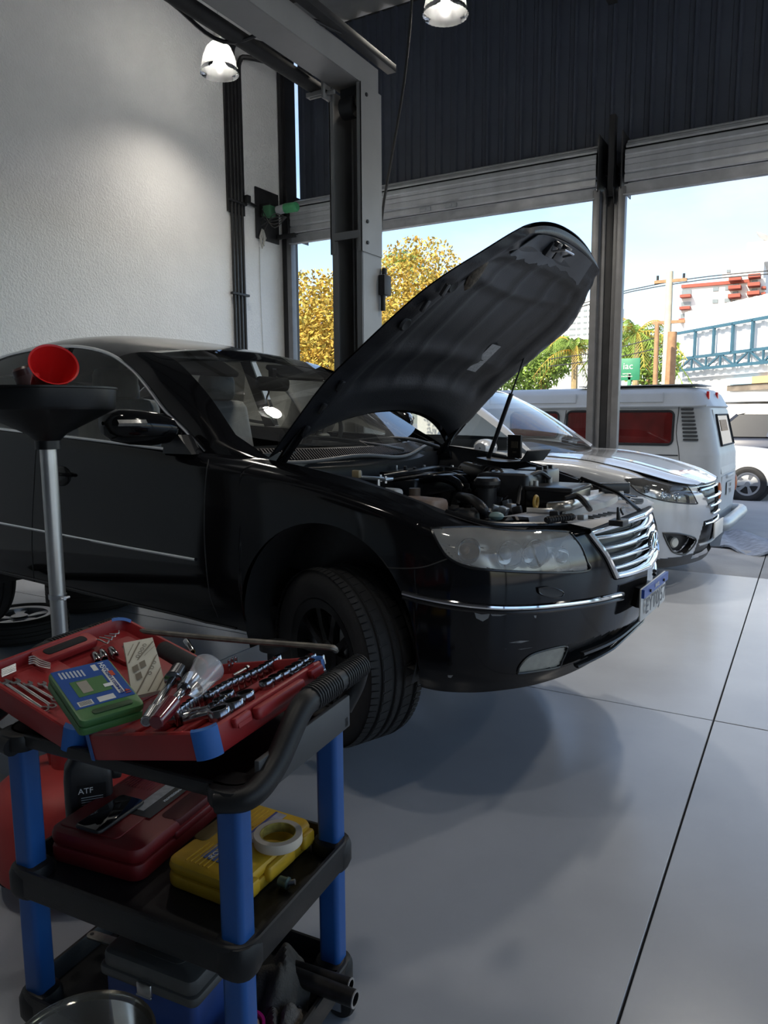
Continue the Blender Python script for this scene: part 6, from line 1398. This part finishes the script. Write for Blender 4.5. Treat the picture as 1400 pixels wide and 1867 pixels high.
m = MB(); m.box((.018, .065, h+.0038), (.030, .18, .0005)); part('sticker_print', m, pm('sticker_silver', (.38, .38, .38), .4, var=.2, sc=70), s); m = MB(); m.box((.022, .125, h+.0043), (.022, .03, .0004)); part('sticker_print', m, pm('sticker_red', (.25, .03, .03), .5), s); text('sticker_print', 'PROFISSIONAL', .010, pm('lettering_white', (.7, .7, .7), .5), s, T(.052, .06, h+.004) @ Rz(PI/2))
t = thing('phone', 'black smartphone lying on the dark red case', 'phone', CM @ T(-.188, -.036, .5135) @ Rz(.03)); m = MB(); m.rbox((0, 0, .004), (.076, .152, .008), .012, r2=.002); part('body', m, m_blackp, t)
m = MB(); m.rbox((0, 0, .0083), (.070, .146, .0006), .010, r2=.0001); part('screen', m, pm('phone_screen', (.004, .004, .005), .05, spec=.8), t); m = MB(); m.rbox((0, 0, .004), (.0768, .1528, .003), .012, r2=.0005); part('frame', m, m_dark, t)
t, l, h = blow_case('yellow_tool_case', 'closed yellow tool case on the middle shelf', .128, .045, .205, .285, .06, -.05, m_yellow, CM, .431)
for sy in (-.085, .085):
    for k in range(6): m = MB(); m.box((-.055+.012*k+.0, sy, h+.0006), (.003, .075, .002)); part('rib', m, m_yellow, l)
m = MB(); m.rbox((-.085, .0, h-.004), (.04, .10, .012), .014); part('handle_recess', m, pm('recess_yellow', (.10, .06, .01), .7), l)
for y, a in ((-.105, .05), (.0, .10), (.105, .045)): m = MB(); m.rbox((.104, y, h*.52), (.022, a, h*.62), .008); part('latch', m, m_yellow, t)
m = MB(); m.box((-.01, -.07, h+.0008), (.05, .055, .0006)); s = part('label', m, pm('label_blue', (.015, .07, .28), .4), l); text('label_print', 'ROLL', .020, pm('lettering_white', (.7, .7, .7), .5), s, T(-.012, -.07, h+.0014) @ Rz(PI/2))
m = MB(); m.box((.02, .06, h+.002), (.03, .13, .0006)); s = part('label', m, pm('label_pale', (.35, .35, .42), .5, var=.3, sc=40), l); m = MB(); m.box((.006, .06, h+.0026), (.006, .13, .0004)); part('label_print', m, pm('label_blue2', (.05, .06, .25), .5), s)
t = thing('masking_tape', 'roll of cream masking tape on the yellow case', 'tape', CM @ T(.214, .063, .4955)); m = MB(); m.lathe([(.040, 0), (.054, 0), (.0545, .001), (.0545, .021), (.054, .022), (.040, .022), (.040, 0)], 44); part('roll', m, pm('tape_cream', (.60, .52, .42), .7, var=.06, sc=30), t)
m = MB(); m.lathe([(.0385, 0.0005), (.0403, .0005), (.0403, .0225), (.0385, .0225), (.0385, .0005)], 40); part('core', m, pm('core_yellow', (.34, .27, .06), .6, var=.5, sc=50), t)
t = thing('hose_fitting', 'small greenish metal fitting on the middle shelf beside the yellow case', 'fitting', CM @ T(.268, .008, .4445)); m = MB(); m.cyl((-.016, 0, 0), (.002, 0, 0), .011, n=14); m.lathe([(.006, 0), (.013, .002), (.013, .006), (.006, .008)], 12, Ry(PI/2)); part('body', m, pm('fitting_green', (.14, .20, .17), .4, metal=.4), t); m = MB(); m.cyl((.004, 0, 0), (.02, .006, .004), .006, n=10); part('spigot', m, m_alu, t)
# oil bottle behind the red case
b = CP((152, 1352), .66); t = thing('oil_bottle', 'black plastic bottle of transmission fluid on the middle shelf', 'bottle', CM @ T(-.318, .02, .431) @ Rz(.8))
rows = [rring(a_, b_, r_, z_) for a_, b_, r_, z_ in ((.050, .028, .018, 0), (.056, .034, .02, .006), (.056, .034, .02, .13), (.053, .033, .02, .16), (.038, .028, .018, .185), (.020, .020, .0195, .20), (.017, .017, .0165, .205))]
m = MB(); m.grid(rows, cv=True); m.f += [tuple(range(24)), tuple(range(24*6, 24*7))]; part('body', m, m_blk_satin, t, sharp=50); m = MB(); m.lathe([(0, .232), (.017, .232), (.0195, .228), (.0195, .205), (.0, .205)], 22); part('cap', m, m_blackp, t)
m = MB(); m.rbox((.066, 0, .125), (.026, .022, .03), .008); part('side_grip', m, m_blackp, t)
m = MB(); m.box((.008, -.0345, .085), (.066, .001, .07)); s = part('label', m, pm('label_black', (.010, .010, .011), .35), t); text('label_print', 'ATF', .020, pm('lettering_white', (.7, .7, .7), .5), s, frame((-.006, -.0352, .105), (1, 0, 0), (0, -1, 0)))
for k in range(6): m = MB(); m.box((.008, -.0353, .088-.006*k), (.05, .0004, .0018)); part('label_print', m, pm('print_grey', (.4, .4, .4), .5), s)

# ---- bottom shelf
t = thing('blue_toolbox', 'blue toolbox with a grey lid on the bottom shelf', 'toolbox', CM @ T(.036, -.118, .106) @ Rz(.02)); a, b = .252, .125
m = MB(); m.rbox((0, 0, .072), (a*.95, b*.93, .144), .015, r2=.006); part('body', m, pm('toolbox_blue', (.018, .055, .22), .5, var=.15, sc=14), t); m = MB(); m.rbox((0, 0, .155), (a*1.04, b*1.06, .022), .018, r2=.006); m.rbox((0, 0, .178), (a*.98, b*.98, .04), .02, r2=.01); l = part('lid', m, pm('lid_grey', (.085, .083, .078), .5, var=.15, sc=16), t)
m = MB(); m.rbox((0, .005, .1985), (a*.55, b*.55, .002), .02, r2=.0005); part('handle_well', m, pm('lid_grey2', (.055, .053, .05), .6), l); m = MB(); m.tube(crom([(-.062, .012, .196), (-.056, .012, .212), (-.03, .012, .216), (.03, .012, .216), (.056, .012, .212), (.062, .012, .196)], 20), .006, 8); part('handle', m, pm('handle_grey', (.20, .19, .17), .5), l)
m = MB(); m.rbox((0, -b*.53, .15), (.04, .008, .03), .004); m.tube([(-.02, -b*.55, .135), (.02, -b*.55, .135)], .0022, 6); part('latch', m, m_steel, t)
t = thing('flat_bar', 'grey steel flat bar with a hole on the bottom shelf', 'bar', CM @ T(-.2, -.02, .165) @ Rz(.06)); m = MB(); m.rbox((0, 0, 0), (.20, .026, .006), .012, r2=.001); part('bar', m, pm('worn_steel2', (.22, .21, .19), .5, metal=.5, var=.3, sc=30), t); m = MB(); m.cyl((-.088, 0, -.0035), (-.088, 0, .0036), .005, n=12); part('hole', m, m_bore, t)
m = MB(); m.tube([CM @ Vector((-.24, .02, .155)), CM @ Vector((-.05, .06, .150))], .013, 14); solo('black_tube', m, m_rubber, 'black tube lying beside the flat bar on the bottom shelf', 'tube')
for k, (p, q, r) in enumerate(((CP((560, 1788), .165), CP((648, 1822), .165), .019), (CP((575, 1775), .165), CP((640, 1796), .17), .015))):
    d = (q-p); p = p-d*.6; t = thing('steel_pipe', ('thick dark steel pipe poking out of the bottom shelf', 'thinner dark steel pipe behind the thick one')[k], 'pipe', CM @ frame(p, d, (0, 0, 1))); L = d.length*1.6
    m = MB(); m.lathe([(r*.72, 0), (r, 0), (r, L), (r*.72, L), (r*.72, 0)], 20, Ry(PI/2)); part('pipe', m, pm('dark_pipe', (.035, .033, .032), .45, metal=.6, var=.3, sc=30), t)
    m = MB(); m.lathe([(r*.74, L-.002), (r*1.01, L-.002), (r*1.01, L+.0005), (r*.74, L+.0005), (r*.74, L-.002)], 20, Ry(PI/2)); part('worn_end', m, m_alu, t)
rnd = random.Random(5)
def rag(label, c, R, seed, mat):
    rnd = random.Random(seed); n = 30; rows = []
    ph = [rnd.uniform(0, 6) for _ in range(8)]
    for i in range(n):
        u = i/(n-1); row = []
        for j in range(n):
            v = j/(n-1); x = (u-.5)*2; y = (v-.5)*2; r2 = x*x+y*y
            z = R[2]*max(0, 1-.75*r2)+.010*math.sin(6*x+ph[0]+2*y)+.008*math.sin(7*y+ph[1]+3*x)+.003*math.sin(15*x+ph[2])*math.sin(13*y+ph[3])
            row.append((R[0]*(x+.12*math.sin(4*y+ph[4])), R[1]*(y+.12*math.sin(5*x+ph[5])), max(z, .004)+.004))
        rows.append(row)
    m = MB(); m.shell(rows, .003); solo('rag', m, mat, label, 'rag', M=CM @ T(*c))
rag('crumpled dark grey rag heaped on the bottom shelf', (.215, .06, .106), (.07, .085, .095), 1, pm('rag_grey', (.075, .07, .062), .9, var=.35, sc=20, bump=.4, bsc=200))
rag('frayed grey rag hanging at the right end of the bottom shelf', (.275, -.02, .106), (.04, .055, .05), 2, pm('rag_grey2', (.11, .10, .09), .9, var=.35, sc=20, bump=.4, bsc=200))
t = thing('pink_cup', 'bright pink plastic cup with a crumpled bag inside on the bottom shelf', 'cup', CM @ T(.232, -.10, .106)); m_pink = pm('pink_plastic', (.55, .02, .22), .35)
m = MB(); m.lathe([(0, 0), (.028, 0), (.036, .07), (.040, .072), (.040, .075), (.034, .075), (.026, .004), (0, .004)], 28); part('wall', m, m_pink, t); m = MB(); m.tube(crom([(.036, .0, .06), (.062, .004, .058), (.060, .004, .03), (.032, .0, .02)], 14), .005, 8); part('handle', m, m_pink, t)
m = MB(); m.ball((0, 0, .062), (.031, .031, .024), 14); m.v = [(x+.003*math.sin(200*y+90*z), y+.003*math.sin(170*x), z+.004*math.sin(190*x+150*y)) for x, y, z in m.v]; part('crumpled_bag', m, pm('bag_cream', (.45, .32, .24), .5, var=.3, sc=60), t)
# translucent tub in front of the cart
c = CM @ CP((148, 1965), .205); t = thing('clear_tub', 'translucent round plastic tub standing before the cart', 'tub', T(c.x, c.y, 0)); m_tub = glass('tub_plastic', (.72, .71, .66), haze=.12, hcol=(.35, .33, .28), rough=.1)
m = MB(); m.lathe([(0, .003), (.105, .003), (.110, .01), (.132, .255)], 48); part('wall', m, m_tub, t); m = MB(); m.lathe([(.132, .255), (.139, .257), (.140, .270), (.134, .271), (.131, .255)], 48); part('rim', m, m_tub, t)

# ================================================================ OIL DRAINER, LEFT BEHIND THE CART
DX, DY = -1.95, 1.40
m_redtank = pm('drain_tank_red', (.42, .035, .032), .5, var=.12, sc=5)
t = thing('oil_drainer', 'red wheeled oil drainer with an aluminium tube and black pan', 'oil drainer', T(DX, DY, 0))
m = MB(); m.lathe([(0, .055), (.20, .055), (.228, .08), (.235, .12), (.232, .26), (.215, .31), (.17, .345), (.08, .365), (.05, .37), (.05, .43), (0, .43)], 48); tk = part('tank', m, m_redtank, t)
d = Vector((-.867, -.5, 0)); P = [d*.045+Vector((0, 0, .36)), d*.05+Vector((0, 0, .405)), d*.07+Vector((0, 0, .43)), d*.13+Vector((0, 0, .41)), d*.165+Vector((0, 0, .385)), d*.17+Vector((0, 0, .33))]
m = MB(); m.tube(crom(P, 26), .016, 10); part('tank_handle', m, m_redtank, tk)
for k in range(4):
    a = .9+PI/2*k; c = Vector((.19*math.cos(a), .19*math.sin(a), .03)); m = MB(); m.lathe([(.006, -.011), (.026, -.012), (.03, -.006), (.03, .006), (.026, .012), (.006, .011)], 22, T(*c) @ Rz(a) @ Rx(PI/2)); cs = part('caster', m, m_rubber, t); m = MB(); m.box(c+Vector((0, 0, .03)), (.04, .03, .012)); m.cyl(c-Vector((0, .0, 0)), c+Vector((0, 0, .03)), .006, n=8); part('caster_fork', m, m_steel, cs)
m = MB(); m.cyl((0, 0, .42), (0, 0, 1.37), .0235, n=28); part('tube', m, pm('aluminium_tube', (.56, .55, .53), .36, metal=.9, var=.1, sc=9), t)
z = .905; m = MB(); m.lathe([(.0245, z-.007), (.0262, z-.007), (.0262, z+.007), (.0245, z+.007)], 26); m.cyl((.026, -.008, z), (.045, -.008, z), .006, n=8); m.cyl((.04, -.02, z), (.04, .01, z), .0045, n=8); part('hose_clamp', m, m_steel, t)
m = MB(); m.lathe([(.030, 1.355), (.035, 1.35), (.035, 1.375), (.055, 1.395), (.192, 1.465), (.196, 1.475), (.199, 1.523), (.203, 1.525), (.203, 1.53), (.194, 1.53), (.188, 1.475), (.05, 1.40), (.030, 1.375), (.030, 1.355)], 56); part('pan', m, pm('pan_black', (.008, .008, .008), .34, var=.2, sc=20, spec=.35), t)
c = at((105, 672), 'y', DY-.02); fx = Vector((-.006, 0, 0)); ax = (Vector((.867, .499, 0))*.50+Vector((0, 0, 1))*.42+Vector((.5, -.86, .13))*.72).normalized()
t = thing('red_funnel', 'bright red plastic funnel standing in the black drain pan', 'funnel', frame(at((88, 703), 'y', DY-.03), ax, (0, 0, 1)) @ Matrix(((0, 0, 1, 0), (1, 0, 0, 0), (0, 1, 0, 0), (0, 0, 0, 1))))
m = MB(); m.lathe([(.004, -.10), (.006, -.10), (.009, -.02), (.030, .0), (.062, .105), (.065, .108), (.060, .106), (.028, .002), (.007, -.02), (.004, -.10)], 44); part('cone', m, pm('funnel_red', (.62, .012, .012), .35, var=.05), t)
m = MB(); m.rbox((-.038, .0, .03), (.02, .018, .05), .006); part('hang_tab', m, pm('funnel_red', (.62, .012, .012), .35), t)
p = at((72, 690), 'y', DY+.05); t = thing('brown_bottle', 'dark brown bottle upside down in the drain pan behind the red funnel', 'bottle', T(p.x, p.y, 1.465) @ Rx(.25) @ Ry(-.2)); m = MB(); m.lathe([(0, .135), (.030, .135), (.036, .128), (.036, .04), (.030, .02), (.014, .0), (.0, .0)], 26); part('body', m, pm('bottle_brown', (.055, .02, .018), .3), t); m = MB(); m.lathe([(.0365, .06), (.0368, .06), (.0368, .11), (.0365, .11)], 26); part('label', m, pm('bottle_label', (.09, .05, .05), .5), t)

# ================================================================ WHEELS AND STAND ON THE FLOOR AT THE LEFT
c = at((105, 1122), 'z', 0); t = thing('spare_wheel', 'wheel lying flat on the floor under the sedan', 'wheel', T(c.x-.05, c.y+.35, 0)); wheel(t, T(0, 0, .118) @ Rx(PI/2), R=.33, W=.225, rim=.21, mat=m_silver, spokes=5, tread=False, side=-1)
q = at((35, 1118), 'z', .15); t = thing('spare_wheel', 'alloy wheel lying flat under the sedan at the left edge', 'wheel', T(q.x, q.y, 0)); wheel(t, T(0, 0, .078) @ Rx(PI/2), R=.30, W=.15, rim=.205, mat=m_silver, spokes=5, tread=False, side=-1)
